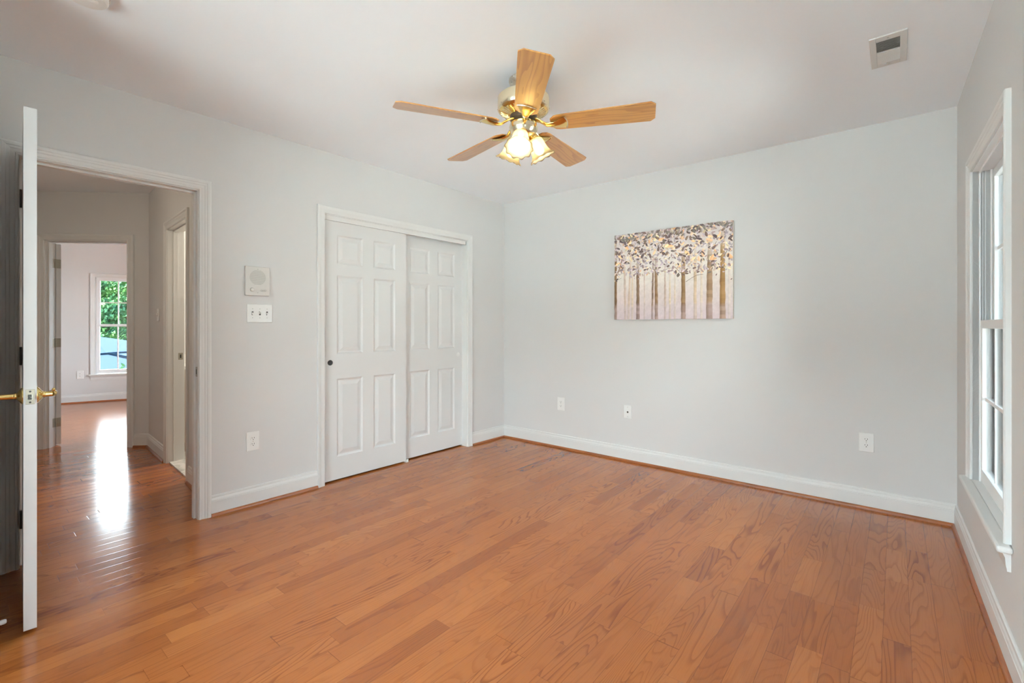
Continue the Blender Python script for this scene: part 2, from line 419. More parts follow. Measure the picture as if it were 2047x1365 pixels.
J = 0.018      # jamb lining thickness
DOOR = (2.855, 3.612, 2.035); CLOSET = (0.555, 2.032, 2.040)
BATH = (0.865, 1.530, 2.035); BEDD = (0.203, 0.945, 2.030)
WIN1 = (0.60, 1.415); WZ = (0.435, 1.962); WIN2 = (0.352, 1.100); WZ4 = (0.10, 2.30); WIN3 = (3.18, 3.66); WIN4 = (0.12, 2.72)
wall('wall_left', F_LEFT, -0.3, 3.95, 'warm grey painted wall with the hall doorway, closet and wall intercom',
     [(DOOR[0] - J, DOOR[1] + J, 0, DOOR[2] + J), (CLOSET[0] - J, CLOSET[1] + J, 0, CLOSET[2] + J)])
wall('wall_far', F_FAR, 0.3, -(W + 0.3), 'warm grey painted wall where the tree painting hangs')
wall('wall_right', F_RIGHT, 0.3, -5.6, 'grey painted wall with the white sash window', [(-a, -c, WZ[0] - 0.02, WZ[1] + J) for a, c in (WIN1, WIN3)], th=0.16)
wall('wall_near', F_NEAR, -0.3, W - 0.74 + 0.4, 'grey painted wall behind the camera with an added window', [(WIN4[0], WIN4[1], WZ4[0] - 0.02, WZ4[1] + J)], th=0.16)
F_POCKET = Frame((-0.3, -3.795), (0, 1))
wall('wall_pocket', F_POCKET, 0.0, 1.04, 'short grey wall behind the open white door')
F_RETURN = Frame((0.74, -3.795), (1, 0))
wall('wall_return', F_RETURN, 0.0, 1.6, 'short return wall beside the open door')

wall('wall_hall', F_HALL, HSGN * 0.01, HSGN * ((HB - HA).length + 0.04), 'dim hallway wall holding the bathroom doorway and a switch', [(HSGN * (BATH[0] - J), HSGN * (BATH[1] + J), 0, BATH[2] + J)])
wall('wall_hall_end', F_ANG, ASGN * -0.03, ASGN * 2.5, 'dim diagonal hallway wall with the far bedroom doorway', [(ASGN * (BEDD[0] - J), ASGN * (BEDD[1] + J), 0, BEDD[2] + J)])
F_HL = Frame((0.0, -4.2), (0, 1))
wall('wall_hall_left', F_HL, 0.1, -4.5, 'unseen left wall of the hallway')
F_HN = Frame((-0.06, -3.8), (-1, 0))
wall('wall_hall_corner', F_HN, -0.5, 0.05, 'unseen hallway wall behind the door pocket')
# far bedroom
wall('wall_bedroom', F_BED, BSGN * -2.7, BSGN * 2.6, 'pale bedroom wall with the window onto trees', [(BSGN * WIN2[0], BSGN * WIN2[1], WZ[0] - 0.02, WZ[1] + J)], th=0.16)
_p, _q = Vector((-2.47, -2.44, 0)), F_BED.at(BSGN * 2.35, 0, 0)
_n = (_q - _p).normalized(); F_BR = Frame(_p, (_n.y, -_n.x)); 
if F_BR.n.y > 0: F_BR = Frame(_p, (-_n.y, _n.x))
_s = 1 if F_BR.x.dot(_n) > 0 else -1
BRW = (1.45, 2.55)  # unseen opening, added and placed for the daylight it brings in
wall('wall_bedroom_right', F_BR, 0, _s * ((_q - _p).length + 0.2), 'unseen right wall of the far bedroom with an opening added to let daylight in', [(_s * BRW[0], _s * BRW[1], 0.5, 2.0)], th=0.16)
_s3 = _s
_p, _q = F_ANG.at(ASGN * 2.35, -TH, 0), F_BED.at(BSGN * -2.5, 0, 0)
_n = (_q - _p).normalized(); F_BL = Frame(_p, (-_n.y, _n.x))
if F_BL.n.y < 0: F_BL = Frame(_p, (_n.y, -_n.x))
_s2 = 1 if F_BL.x.dot(_n) > 0 else -1
wall('wall_bedroom_left', F_BL, _s2 * -0.15, _s2 * ((_q - _p).length + 0.2), 'unseen left wall of the far bedroom')
# closet interior and bathroom
F_CB = Frame((-0.78, -0.2), (1, 0)); wall('wall_closet', F_CB, 0, 2.2, 'back wall inside the closet', th=0.05)
F_C1 = Frame((0.0, -0.30), (0, -1)); wall('wall_closet_end', F_C1, 0.1, 0.82, 'end wall inside the closet', th=0.05)
F_C2 = Frame((0.0, -2.25), (0, 1)); wall('wall_closet_side', F_C2, -0.1, -0.82, 'side wall inside the closet', th=0.05)
F_B1 = Frame((-2.34, -2.4), (1, 0)); wall('wall_bathroom', F_B1, 0.1, -1.6, 'pale bathroom wall behind the vanity', th=0.05)
F_B2 = Frame((-2.4, -0.85), (0, -1)); wall('wall_bathroom_back', F_B2, 0.0, -1.7, 'unseen back wall of the bathroom', th=0.05)
F_B3 = Frame((-0.83, -0.8), (-1, 0)); wall('wall_bathroom_side', F_B3, 0.0, -1.78, 'unseen side wall of the bathroom', th=0.04)

bk = F_BED.at(BSGN * 2.55, -0.15, 0); bk2 = F_BED.at(BSGN * -2.65, -0.15, 0)
OUT = [(W + 0.35, 0.25), (W + 0.35, -5.5), (0.6, -5.5), (0.6, -4.45), (-4.2, -4.45), (bk2.x + 0.2, bk2.y - 0.3), (bk2.x, bk2.y), (bk.x, bk.y), (bk.x + 0.3, bk.y + 0.2), (-2.6, -0.6), (-2.5, 0.25)]
b = B(); b.prism(OUT, -0.15, 0.0); tag(obj('floor', b, 'floor'), 'glossy orange oak strip floor running through room and hall', 'floor', kind='structure')
b = B(); b.prism(OUT, H, H + 0.15); tag(obj('ceiling', b, 'ceil'), 'smooth off-white ceiling with the fan', 'ceiling', kind='structure')
b = B(); b.prism([F_HALL.at(HSGN * BATH[0], -0.012, 0).to_tuple()[:2], F_HALL.at(HSGN * BATH[1], -0.012, 0).to_tuple()[:2], (-2.34, -2.45), (-2.34, -0.85), (-0.83, -0.85), (-0.83, -2.55)], 0.0, 0.012)
tag(obj('floor_bathroom', b, 'marble'), 'white marble tile floor just inside the bathroom doorway', 'floor', kind='structure')

# ------------------------------------------------------------------ trim builders
CAS = [(0.0, 0.0), (0.0, 0.009), (0.004, 0.0115), (0.009, 0.0115), (0.012, 0.0085), (0.016, 0.010), (0.028, 0.0115), (0.033, 0.0145), (0.042, 0.0155), (0.046, 0.0185), (0.056, 0.020), (0.062, 0.0185), (0.065, 0.015), (0.065, 0.0)]
CAS_FLAT = [(0.0, 0.0), (0.0, 0.010), (0.004, 0.012), (0.030, 0.0135), (0.040, 0.0165), (0.050, 0.0185), (0.056, 0.018), (0.058, 0.015), (0.058, 0.0)]
def casing(b, x0, x1, ztop, prof, zbot=0.0):
    x0, x1 = sorted((x0, x1))
    s = [[(x0 - a, t, zbot) for a, t in prof], [(x0 - a, t, ztop + a) for a, t in prof], [(x1 + a, t, ztop + a) for a, t in prof], [(x1 + a, t, zbot) for a, t in prof]]
    b.sweep(s)
def door_frame(name, fr, sgn, op, label, prof=CAS, th=TH, stop=None, reveal=0.005, back=True):
    """casing, jamb lining and stop around an opening; one trim object"""
    x0, x1 = sorted((sgn * op[0], sgn * op[1])); zt = op[2]
    b = B(); casing(b, x0 - reveal, x1 + reveal, zt + reveal, prof)
    root = tag(obj(name, b, 'trim', loc=fr.o, rz=fr.rz), label, 'door frame', kind='structure')
    b = B(); b.box(x0 - J, x0, -th, 0, 0, zt + J); b.box(x1, x1 + J, -th, 0, 0, zt + J); b.box(x0, x1, -th, 0, zt, zt + J)
    jm = obj('jamb', b, 'trim', root)
    if stop is not None:
        b = B(); y0, y1 = stop; b.box(x0, x0 + 0.011, y0, y1, 0, zt - 0.011); b.box(x1 - 0.011, x1, y0, y1, 0, zt - 0.011); b.box(x0, x1, y0, y1, zt - 0.011, zt)
        obj('stop_strip', b, 'trim', root)
    if back:
        b = B(); s = [[(x0 - reveal - a, -th - t, 0) for a, t in prof], [(x0 - reveal - a, -th - t, zt + reveal + a) for a, t in prof], [(x1 + reveal + a, -th - t, zt + reveal + a) for a, t in prof], [(x1 + reveal + a, -th - t, 0) for a, t in prof]]
        b.sweep(s); obj('rear_casing', b, 'trim', root)
    return root
BASE = [(0.0, 0.0), (0.014, 0.0), (0.014, 0.092), (0.0125, 0.0935), (0.0125, 0.096), (0.0138, 0.0975), (0.0115, 0.108), (0.0085, 0.114), (0.0085, 0.1165), (0.0095, 0.118), (0.0085, 0.128), (0.004, 0.131), (0.0, 0.131)]
SHOE = [(0.014, 0.0), (0.028, 0.0), (0.0275, 0.006), (0.0255, 0.011), (0.022, 0.0155), (0.018, 0.018), (0.014, 0.019)]
def run(name, fr, x0, x1, prof, m, label, cat, c0=0, c1=0):
    """a moulding from x0 to x1 on a wall; c = 1 where that end meets an inner corner (mitred)"""
    x0, x1 = (x0, x1) if x0 < x1 else (x1, x0)
    b = B(); b.sweep([[(x0 + c0 * t, t, z) for t, z in prof], [(x1 - c1 * t, t, z) for t, z in prof]])
    return tag(obj(name, b, m, loc=fr.o, rz=fr.rz), label, cat, kind='structure')
co = DOOR[0] - 0.005 - 0.065; ci = CLOSET[1] + 0.005 + 0.058; cj = CLOSET[0] - 0.005 - 0.058; cl = DOOR[1] + 0.07
run('baseboard_left', F_LEFT, ci, co, BASE, 'trim', 'white baseboard between the doorway and the closet', 'baseboard')
run('baseboard_left', F_LEFT, 0, cj, BASE, 'trim', 'short white baseboard between the closet and the far corner', 'baseboard', 1, 0)
run('baseboard_left', F_LEFT, cl, 3.86, BASE, 'trim', 'shadowed white baseboard behind the open door', 'baseboard')
run('baseboard_far', F_FAR, -W, 0, BASE, 'trim', 'white baseboard along the wall under the painting', 'baseboard', 1, 1)
run('baseboard_right', F_RIGHT, 0, -5.0, BASE, 'trim', 'white baseboard under the window', 'baseboard', 0, 1)
run('trim_1', F_LEFT, ci, co, SHOE, 'shoe', 'orange oak shoe moulding between the doorway and the closet', 'shoe moulding')
run('trim_2', F_LEFT, 0, cj, SHOE, 'shoe', 'short oak shoe moulding between the closet and the far corner', 'shoe moulding', 1, 0)
run('trim_3', F_FAR, -W, 0, SHOE, 'shoe', 'oak shoe moulding under the painting wall baseboard', 'shoe moulding', 1, 1)
run('trim_4', F_RIGHT, 0, -5.0, SHOE, 'shoe', 'oak shoe moulding along the window wall', 'shoe moulding', 0, 1)
run('baseboard_hall', F_HALL, HSGN * (BATH[1] + 0.07), HSGN * (HB - HA).length, BASE, 'trim', 'hallway baseboard beyond the bathroom doorway', 'baseboard', *((0, 1) if HSGN > 0 else (1, 0)))
run('baseboard_hall', F_HALL, HSGN * 0.0, HSGN * (BATH[0] - 0.07), BASE, 'trim', 'hallway baseboard just inside the doorway', 'baseboard')
run('trim_5', F_HALL, HSGN * (BATH[1] + 0.07), HSGN * (HB - HA).length, SHOE, 'shoe', 'hallway shoe moulding beyond the bathroom doorway', 'shoe moulding')
run('trim_6', F_HALL, HSGN * 0.0, HSGN * (BATH[0] - 0.07), SHOE, 'shoe', 'hallway shoe moulding just inside the doorway', 'shoe moulding')
run('baseboard_hall_end', F_ANG, ASGN * 0.0, ASGN * (BEDD[0] - 0.07), BASE, 'trim', 'short baseboard right of the far bedroom doorway', 'baseboard')
run('trim_7', F_ANG, ASGN * 0.0, ASGN * (BEDD[0] - 0.07), SHOE, 'shoe', 'short shoe moulding right of the far bedroom doorway', 'shoe moulding')
run('baseboard_bedroom', F_BED, BSGN * -2.4, BSGN * 2.3, BASE, 'trim', 'white baseboard in the far bedroom under its window', 'baseboard')
run('trim_8', F_BED, BSGN * -2.4, BSGN * 2.3, SHOE, 'shoe', 'oak shoe moulding in the far bedroom', 'shoe moulding')

fr_main = door_frame('trim_9', F_LEFT, 1, DOOR, 'white fluted door casing around the hall doorway', stop=(-0.075, -0.04))
b = B(); b.rbox(DOOR[0] - 0.0005, DOOR[0] + 0.0015, -0.036, -0.004, 0.885, 0.945, 0.0006); obj('strike_plate', b, 'hinge', fr_main)
b = B(); b.box(DOOR[0] + 0.0012, DOOR[0] + 0.0019, -0.026, -0.014, 0.90, 0.93); obj('latch_hole', b, 'slot', fr_main)
fr_clo = door_frame('trim_10', F_LEFT, 1, CLOSET, 'white casing around the sliding closet doors', prof=CAS_FLAT, back=False)
b = B(); b.box(CLOSET[0] + 0.012, CLOSET[1], -0.024, -0.008, 2.004, CLOSET[2]); obj('track_valance', b, 'trim', fr_clo, bevel=0.001)
b = B(); b.box(CLOSET[0], CLOSET[1], -0.105, -0.026, 2.022, CLOSET[2]); obj('sliding_track', b, 'nickel', fr_clo)
fr_bath = door_frame('trim_11', F_HALL, HSGN, BATH, 'grey-lit casing around the bathroom doorway in the hall', stop=(-0.075, -0.04))
xs_ = HSGN * BATH[1]
b = B(); b.rbox(xs_ - HSGN * 0.0015, xs_ + HSGN * 0.0005, -0.112, -0.078, 0.90, 0.96, 0.0006); obj('strike_plate', b, 'hinge', fr_bath)
b = B(); b.box(xs_ - HSGN * 0.0021, xs_ - HSGN * 0.0012, -0.100, -0.090, 0.915, 0.945); obj('latch_hole', b, 'slot', fr_bath)
fr_bed = door_frame('trim_12', F_ANG, ASGN, BEDD, 'casing around the far bedroom doorway', stop=(-0.07, -0.035))

# ------------------------------------------------------------------ doors
def panel_leaf(b, wd, ht, th, cols, rows, z0=0.0):
    """six-panel leaf: x 0..wd, y -th/2..th/2; moulded panels on both faces"""
    xs = [0.0] + [c for p in cols for c in p] + [wd]; zs = [0.0] + [c for p in rows for c in p] + [ht]
    for sgn in (1, -1):
        yf = sgn * th / 2
        for i in range(len(xs) - 1):
            for j in range(len(zs) - 1):
                x0, x1, a0, a1 = xs[i], xs[i + 1], zs[j] + z0, zs[j + 1] + z0
                if i % 2 == 1 and j % 2 == 1:
                    prev = None
                    for ins, dp in ((0, 0), (0.004, 0.0025), (0.012, 0.0075), (0.020, 0.0085), (0.030, 0.0065), (0.048, 0.0018), (0.052, 0.0016)):
                        r = [b.v((x, yf - sgn * dp, z)) for x, z in ((x0 + ins, a0 + ins), (x1 - ins, a0 + ins), (x1 - ins, a1 - ins), (x0 + ins, a1 - ins))]
                        if prev: 
                            for k in range(4): b.f([prev[k], prev[(k + 1) % 4], r[(k + 1) % 4], r[k]])
                        prev = r
                    b.f(prev)
                else:
                    b.f([b.v((x0, yf, a0)), b.v((x1, yf, a0)), b.v((x1, yf, a1)), b.v((x0, yf, a1))])
    h = th / 2
    for q in (((0, -h, 0), (0, h, 0), (0, h, ht), (0, -h, ht)), ((wd, -h, 0), (wd, h, 0), (wd, h, ht), (wd, -h, ht)), ((0, -h, 0), (wd, -h, 0), (wd, h, 0), (0, h, 0)), ((0, -h, ht), (wd, -h, ht), (wd, h, ht), (0, h, ht))):
        b.f([b.v((p[0], p[1], p[2] + z0)) for p in q])
    bmesh.ops.remove_doubles(b.bm, verts=b.bm.verts, dist=1e-5)
ROWS = [(0.176, 0.780), (0.972, 1.580), (1.668, 1.894)]
COLS = [(0.112, 0.325), (0.425, 0.650)]

def hinge_set(root, zs, x, y, sx, along, name='hinge'):
    for z in zs:
        b = B(); b.cyl((x, y, z - 0.045), 0.006, 0.09, n=12)
        b.rbox(x, x + sx * 0.034, y - 0.0012, y + 0.0012, z - 0.044, z + 0.044, 0.001)
        b.rbox(x - 0.0012, x + 0.0012, y, y + along * 0.034, z - 0.044, z + 0.044, 0.001)
        obj(name, b, 'hinge', root)

# open room door: local x along the leaf from the hinge, thickness in y
def room_door():
    pin = F_LEFT.at(DOOR[1] - 0.026, 0.004, 0)
    tip = Vector((0.664, -3.635, 0)); d = tip - pin
    root = thing('door_1', 'white room door standing open, seen edge-on beside the hall doorway', 'door', (pin.x, pin.y, 0), atan2(d.y, d.x), kind='structure')
    wd = d.length; b = B(); panel_leaf(b, wd, 2.040, 0.037, [(0.112, 0.325), (0.425, wd - 0.112)], ROWS, 0.013)
    obj('leaf', b, 'door', root, bevel=0.0012)
    zc = 0.922
    b = B(); b.rbox(wd - 0.0006, wd + 0.0014, -0.0125, 0.0125, zc - 0.029, zc + 0.029, 0.0007); lp = obj('latch_plate', b, 'hinge', root)
    b = B(); b.sweep([[(wd + 0.001, -0.007, zc - 0.010), (wd + 0.001, 0.007, zc - 0.010), (wd + 0.001, 0.007, zc + 0.010), (wd + 0.001, -0.007, zc + 0.010)], [(wd + 0.011, 0.004, zc - 0.010), (wd + 0.011, 0.007, zc - 0.010), (wd + 0.011, 0.007, zc + 0.010), (wd + 0.011, 0.004, zc + 0.010)]])
    obj('latch_bolt', b, 'nickel', lp)
    for dz in (-0.021, 0.021):
        b = B(); b.cyl((wd + 0.001, 0, zc + dz), 0.0035, 0.0008, axis='X', n=12); obj('screw', b, 'slot', lp)
    for sg in (1, -1):
        x = wd - 0.062; y = sg * 0.0185; f = lambda h: y + sg * h; g = lambda h: f(h - 0.004 if sg > 0 else h + 0.018)
        b = B(); b.lathe([(0.0, f(0.0)), (0.033, f(0.0)), (0.033, f(0.003)), (0.030, f(0.006)), (0.020, f(0.013)), (0.015, f(0.016)), (0.0125, f(0.019)), (0.0125, f(0.024)), (0.011, f(0.026)), (0.0105, f(0.046 if sg > 0 else 0.068))], 28, (x, 0, zc), 'Y')
        hd = obj('lever_handle', b, 'brass', root)
        # lever arm curving back towards the hinge
        b = B(); b.tube([(x + 0.004, g(0.048), zc), (x - 0.004, g(0.052), zc + 0.001), (x - 0.030, g(0.054), zc + 0.001), (x - 0.070, g(0.052), zc - 0.001), (x - 0.100, g(0.049), zc - 0.006), (x - 0.112, g(0.050), zc - 0.002)], [0.0105, 0.0125, 0.0115, 0.0105, 0.009, 0.006], 14)
        obj('lever_arm', b, 'brass', hd)
    b = B(); b.lathe([(0.0, 0.007), (0.004, 0.006), (0.006, 0.002), (0.0055, -0.002), (0.003, -0.005)], 14, (wd - 0.056, 0.0185 + 0.049, zc + 0.017)); obj('thumb_turn', b, 'brass', root)
    for z in (0.24, 1.05, 1.83):
        b = B(); b.cyl((-0.003, -0.0215, z - 0.045), 0.0055, 0.09, n=12); obj('hinge', b, 'bronze', root)
    return root
room_door()
def closet_door(name, x0, yc, label, pull_x, pull_mat):
    root = thing(name, label, 'sliding door', F_LEFT.at(x0, yc, 0), F_LEFT.rz, kind='structure')
    b = B(); panel_leaf(b, 0.765, 2.005, 0.035, COLS, [(a - 0.002, c - 0.002) for a, c in ROWS], 0.012); obj('leaf', b, 'door', root)
    b = B(); y = 0.0175
    b.lathe([(0.021, y), (0.021, y + 0.0012), (0.0195, y + 0.0018), (0.0175, y + 0.0012), (0.0160, y + 0.0004), (0.0, y + 0.0004)], 28, (pull_x, 0, 0.917), 'Y', mi=0)
    r = obj('finger_pull', b, pull_mat, root); return root
d2 = closet_door('door_2', 2.036 - 0.765, -0.0435, 'front white six-panel sliding closet door with a dark round finger pull', 1.976 - (2.036 - 0.765), 'blackcup')
d3 = closet_door('door_3', 0.545, -0.0885, 'rear white six-panel sliding closet door nearest the far corner', 0.608 - 0.545, 'plate')
d2.children[0].location = (0, 0, 0)
b = B(); b.box(-0.014, 0.014, -0.098, -0.018, 0.0, 0.004); b.box(-0.013, 0.013, -0.070, -0.0635, 0.0, 0.022); b.box(-0.010, 0.012, -0.022, -0.016, 0.0, 0.026)
tag(obj('floor_guide', b, 'plate', loc=F_LEFT.at(1.262, 0, 0), rz=F_LEFT.rz, bevel=0.0008), 'small white plastic guide on the floor where the closet doors overlap', 'door guide')

# far bedroom door, swung open into that room
def bed_door():
    pin = F_ANG.at(ASGN * (BEDD[1] - 0.004), -TH - 0.006, 0)
    th = radians(146); e = Vector((-0.7071, -0.7071, 0)); ne = Vector((0.7071, -0.7071, 0))
    d = (-e) * cos(th) + (-ne) * sin(th); tdir = (-e) * sin(th) + ne * cos(th)
    root = thing('door_4', 'white bedroom door at the hall end, seen by its hinged edge', 'door', (pin.x, pin.y, 0), atan2(d.y, d.x), kind='structure')
    side = 1 if Vector((-d.y, d.x, 0)).dot(tdir) > 0 else -1
    b = B(); panel_leaf(b, 0.735, 2.005, 0.036, COLS[:1] + [(0.425, 0.625)], ROWS, 0.013)
    lf = obj('leaf', b, 'door', root); lf.location = (0.004, side * 0.020, 0)
    for z in (0.235, 1.03, 1.82):
        b = B(); b.cyl((0, 0, z - 0.045), 0.0065, 0.09, n=12); b.rbox(-0.0005, 0.0035, side * 0.003, side * 0.036, z - 0.044, z + 0.044, 0.0012)
        obj('hinge', b, 'hinge', root)
    for z in (0.235, 1.03, 1.82):
        b = B(); x = ASGN * BEDD[1]; b.rbox(x - ASGN * 0.002, x + ASGN * 0.0005, -TH - 0.002, -TH + 0.034, z - 0.044, z + 0.044, 0.0008)
        obj('hinge_plate', b, 'hinge', fr_bed)
bed_door()
for z in (0.24, 1.05, 1.83):
    b = B(); b.rbox(DOOR[1] - 0.002, DOOR[1] + 0.0005, -0.036, 0.0, z - 0.044, z + 0.044, 0.0008); obj('hinge_plate', b, 'bronze', fr_main)

# ------------------------------------------------------------------ double-hung windows
def window(name, fr, xa, xb, label, th=0.16, cols=3, lower_bar=True, wz=WZ):
    x0, x1 = sorted((xa, xb)); z0, z1 = wz; zm = 1.205
    root = thing(name, label, 'window', fr.o, fr.rz, kind='structure')
    rev = 0.004
    b = B(); casing(b, x0 - rev, x1 + rev, z1 + rev, CAS, z0); obj('casing', b, 'trim', root)
    b = B(); b.rbox(x0 - 0.105, x1 + 0.105 - 0.02, 0.0, 0.043, z0 - 0.024, z0, 0.009, 4); b.box(x0, x1, -0.10, 0.002, z0 - 0.024, z0); obj('stool', b, 'trim', root, sharp=50)
    ap = [(0.0, z0 - 0.098), (0.010, z0 - 0.098), (0.011, z0 - 0.088), (0.013, z0 - 0.08), (0.015, z0 - 0.05), (0.022, z0 - 0.034), (0.026, z0 - 0.024), (0.0, z0 - 0.024)]
    b = B(); b.sweep([[(x0 - 0.062, t, z) for t, z in ap], [(x1 + 0.062, t, z) for t, z in ap]]); obj('apron', b, 'trim', root)
    b = B()
    b.box(x0 - J, x0, -th, 0, z0, z1 + J); b.box(x1, x1 + J, -th, 0, z0, z1 + J); b.box(x0, x1, -th, 0, z1, z1 + J); b.box(x0, x1, -th, -0.10, z0 - 0.02, z0 + 0.004)
    for xx, s in ((x0, 1), (x1, -1)):      # vinyl tracks
        for y in (-0.022, -0.062, -0.105): b.box(xx, xx + s * 0.012, y - 0.006, y, z0, z1)
        for y in (-0.034, -0.044, -0.074, -0.084): b.box(xx, xx + s * 0.004, y - 0.003, y, z0, z1)
    b.box(x0, x1, -0.028, -0.022, z1 - 0.012, z1); b.box(x0, x1, -0.111, -0.105, z1 - 0.014, z1)
    obj('jamb_track', b, 'vinyl', root)
    def sash(nm, za, zb, y0, y1, top, bot, bar):
        b = B(); s = 0.036; xa_, xb_ = x0 + 0.005, x1 - 0.005
        b.box(xa_, xa_ + s, y0, y1, za, zb); b.box(xb_ - s, xb_, y0, y1, za, zb); b.box(xa_ + s, xb_ - s, y0, y1, za, za + bot); b.box(xa_ + s, xb_ - s, y0, y1, zb - top, zb)
        sh = obj(nm, b, 'vinyl', root, bevel=0.002)
        ga, gb, gz0, gz1 = xa_ + s, xb_ - s, za + bot, zb - top; ym = (y0 + y1) / 2
        b = B()
        for k in range(1, cols): xx = ga + (gb - ga) * k / cols; b.box(xx - 0.008, xx + 0.008, ym - 0.006, ym + 0.006, gz0, gz1)
        if bar: zz = (gz0 + gz1) / 2; b.box(ga, gb, ym - 0.0058, ym + 0.0058, zz - 0.008, zz + 0.008)
        obj('muntin_grid', b, 'vinyl', sh)
        b = B(); b.box(ga - 0.004, gb + 0.004, ym - 0.0015, ym + 0.0015, gz0 - 0.004, gz1 + 0.004); obj('pane', b, 'glass', sh)
    sash('lower_sash', z0 + 0.003, zm + 0.022, -0.062, -0.028, 0.040, 0.062, lower_bar)
    sash('upper_sash', zm - 0.016, z1 - 0.003, -0.104, -0.070, 0.040, 0.036, True)
    return root
window('window_1', F_RIGHT, -WIN1[0], -WIN1[1], 'white double-hung window on the right wall')
window('window_3', F_RIGHT, -WIN3[0], -WIN3[1], 'unseen white double-hung window on the right wall beside the camera, sized to light the room')  # out of view; width set by the light it lets in
window('window_4', F_NEAR, WIN4[0], WIN4[1], 'tall white double-hung window added unseen behind the camera to light the room', wz=WZ4)  # out of view; added and enlarged to brighten the room
window('window_2', F_BED, BSGN * WIN2[0], BSGN * WIN2[1], 'white double-hung bedroom window showing trees and a blue roof', lower_bar=False)

def portal(fr, x0, x1, z0, z1, y, name):
    l = bpy.data.lights.new(name, 'AREA'); l.shape = 'RECTANGLE'; l.size = abs(x1 - x0); l.size_y = z1 - z0; l.cycles.is_portal = True
    o = bpy.data.objects.new(name, l); COL.objects.link(o); o.location = fr.at((x0 + x1) / 2, y, (z0 + z1) / 2)
    o.rotation_euler = fr.n.to_track_quat('-Z', 'Z').to_euler()
for fr, xa, xb, th in ((F_RIGHT, -WIN1[0], -WIN1[1], .17), (F_RIGHT, -WIN3[0], -WIN3[1], .17), (F_NEAR, WIN4[0], WIN4[1], .17), (F_BED, BSGN * WIN2[0], BSGN * WIN2[1], .17), (F_BR, _s3 * BRW[0], _s3 * BRW[1], .17)):
    portal(fr, xa, xb, 0.5 if fr is F_BR else 0.12 if fr is F_NEAR else 0.45, 2.28 if fr is F_NEAR else 1.96, -th, 'window_portal')

# ------------------------------------------------------------------ outlets, switches, intercom
def outlet(label, fr, x, z, proto=[]):
    if proto: return dup(proto[0], fr.at(x, 0, z), fr.rz, label)
    r = thing('power_outlet', label, 'outlet', fr.at(x, 0, z), fr.rz, 'white power outlets on the walls')
    b = B(); b.rbox(-0.041, 0.041, 0.0, 0.006, -0.063, 0.063, 0.004, 3); obj('cover_plate', b, 'plate', r, sharp=50)
    for dz in (0.0195, -0.0195):
        b = B(); pts = []
        for i in range(24):
            a = 2 * pi * i / 24; pts.append((0.0172 * cos(a), max(-0.0138, min(0.0138, 0.0172 * sin(a)))))
        b.sweep([[(px, 0.005, dz + pz) for px, pz in pts], [(px * 0.97, 0.0082, dz + pz * 0.97) for px, pz in pts]])
        s = obj('socket', b, 'plate', r)
        b = B(); b.box(-0.0078, -0.0052, 0.0080, 0.0086, dz - 0.001, dz + 0.0085); obj('blade_slot', b, 'slot', s)
        b = B(); b.box(0.0052, 0.0078, 0.0080, 0.0086, dz + 0.0002, dz + 0.0075); obj('blade_slot', b, 'slot', s)
        b = B(); b.cyl((0, 0.0080, dz - 0.0075), 0.0028, 0.0006, axis='Y', n=12); obj('ground_hole', b, 'slot', s)
    b = B(); b.cyl((0, 0.006, 0), 0.003, 0.001, axis='Y', n=12); obj('screw', b, 'nickel', r)
    proto.append(r); return r
outlet('white outlet on the left wall between hall doorway and closet', F_LEFT, 2.538, 0.428)
outlet('white outlet on the painting wall nearest the closet corner', F_FAR, -0.737, 0.433)
outlet('white outlet on the painting wall nearest the window corner', F_FAR, -3.126, 0.434)
outlet('white outlet in the far bedroom beside its window', F_BED, BSGN * 0.166, 0.437)
r = thing('cable_jack', 'white wall plate with one dark cable jack under the painting', 'wall plate', F_FAR.at(-1.442, 0, 0.438), F_FAR.rz)
b = B(); b.rbox(-0.037, 0.037, 0, 0.006, -0.058, 0.058, 0.004, 3); obj('cover_plate', b, 'plate', r, sharp=50)
b = B(); b.lathe([(0.0, 0.014), (0.003, 0.014), (0.0045, 0.013), (0.0045, 0.007), (0.008, 0.0065), (0.008, 0.005)], 16, (0, 0, -0.002), 'Y'); obj('coax_socket', b, 'bronze', r)
for dz in (0.042, -0.042):
    b = B(); b.cyl((0, 0.006, dz), 0.003, 0.001, axis='Y', n=12); obj('screw', b, 'nickel', r)
def toggle_switch(label, fr, x, z, n, wd, ht, up):
    r = thing('light_switch', label, 'light switch', fr.at(x, 0, z), fr.rz)
    b = B(); b.rbox(-wd / 2, wd / 2, 0, 0.0065, -ht / 2, ht / 2, 0.004, 3); obj('cover_plate', b, 'plate', r, sharp=50)
    for k in range(n):
        cx = (k - (n - 1) / 2) * 0.046
        b = B(); b.box(cx - 0.0055, cx + 0.0055, 0.0060, 0.0070, -0.0125, 0.0125); fr_ = obj('toggle_slot', b, 'slot', r)
        s = 1 if up[k] else -1
        b = B(); b.sweep([[(cx - 0.0043, 0.006, s * 0.000 - 0.006), (cx + 0.0043, 0.006, -0.006), (cx + 0.0043, 0.006, 0.006), (cx - 0.0043, 0.006, 0.006)], [(cx - 0.0036, 0.018, s * 0.010 - 0.0035), (cx + 0.0036, 0.018, s * 0.010 - 0.0035), (cx + 0.0036, 0.018, s * 0.010 + 0.0035), (cx - 0.0036, 0.018, s * 0.010 + 0.0035)]])
        obj('toggle', b, 'plate', r, bevel=0.0006)
        for dz in (0.030, -0.030):
            b = B(); b.cyl((cx, 0.0062, dz), 0.0028, 0.0008, axis='Y', n=10); obj('screw', b, 'grey', r)
    return r
toggle_switch('white three-toggle switch plate below the wall intercom', F_LEFT, 2.495, 1.284, 3, 0.163, 0.124, (0, 1, 0))
toggle_switch('white single switch in the hallway beside the bathroom doorway', F_HALL, HSGN * 1.90, 1.30, 1, 0.072, 0.116, (1,))

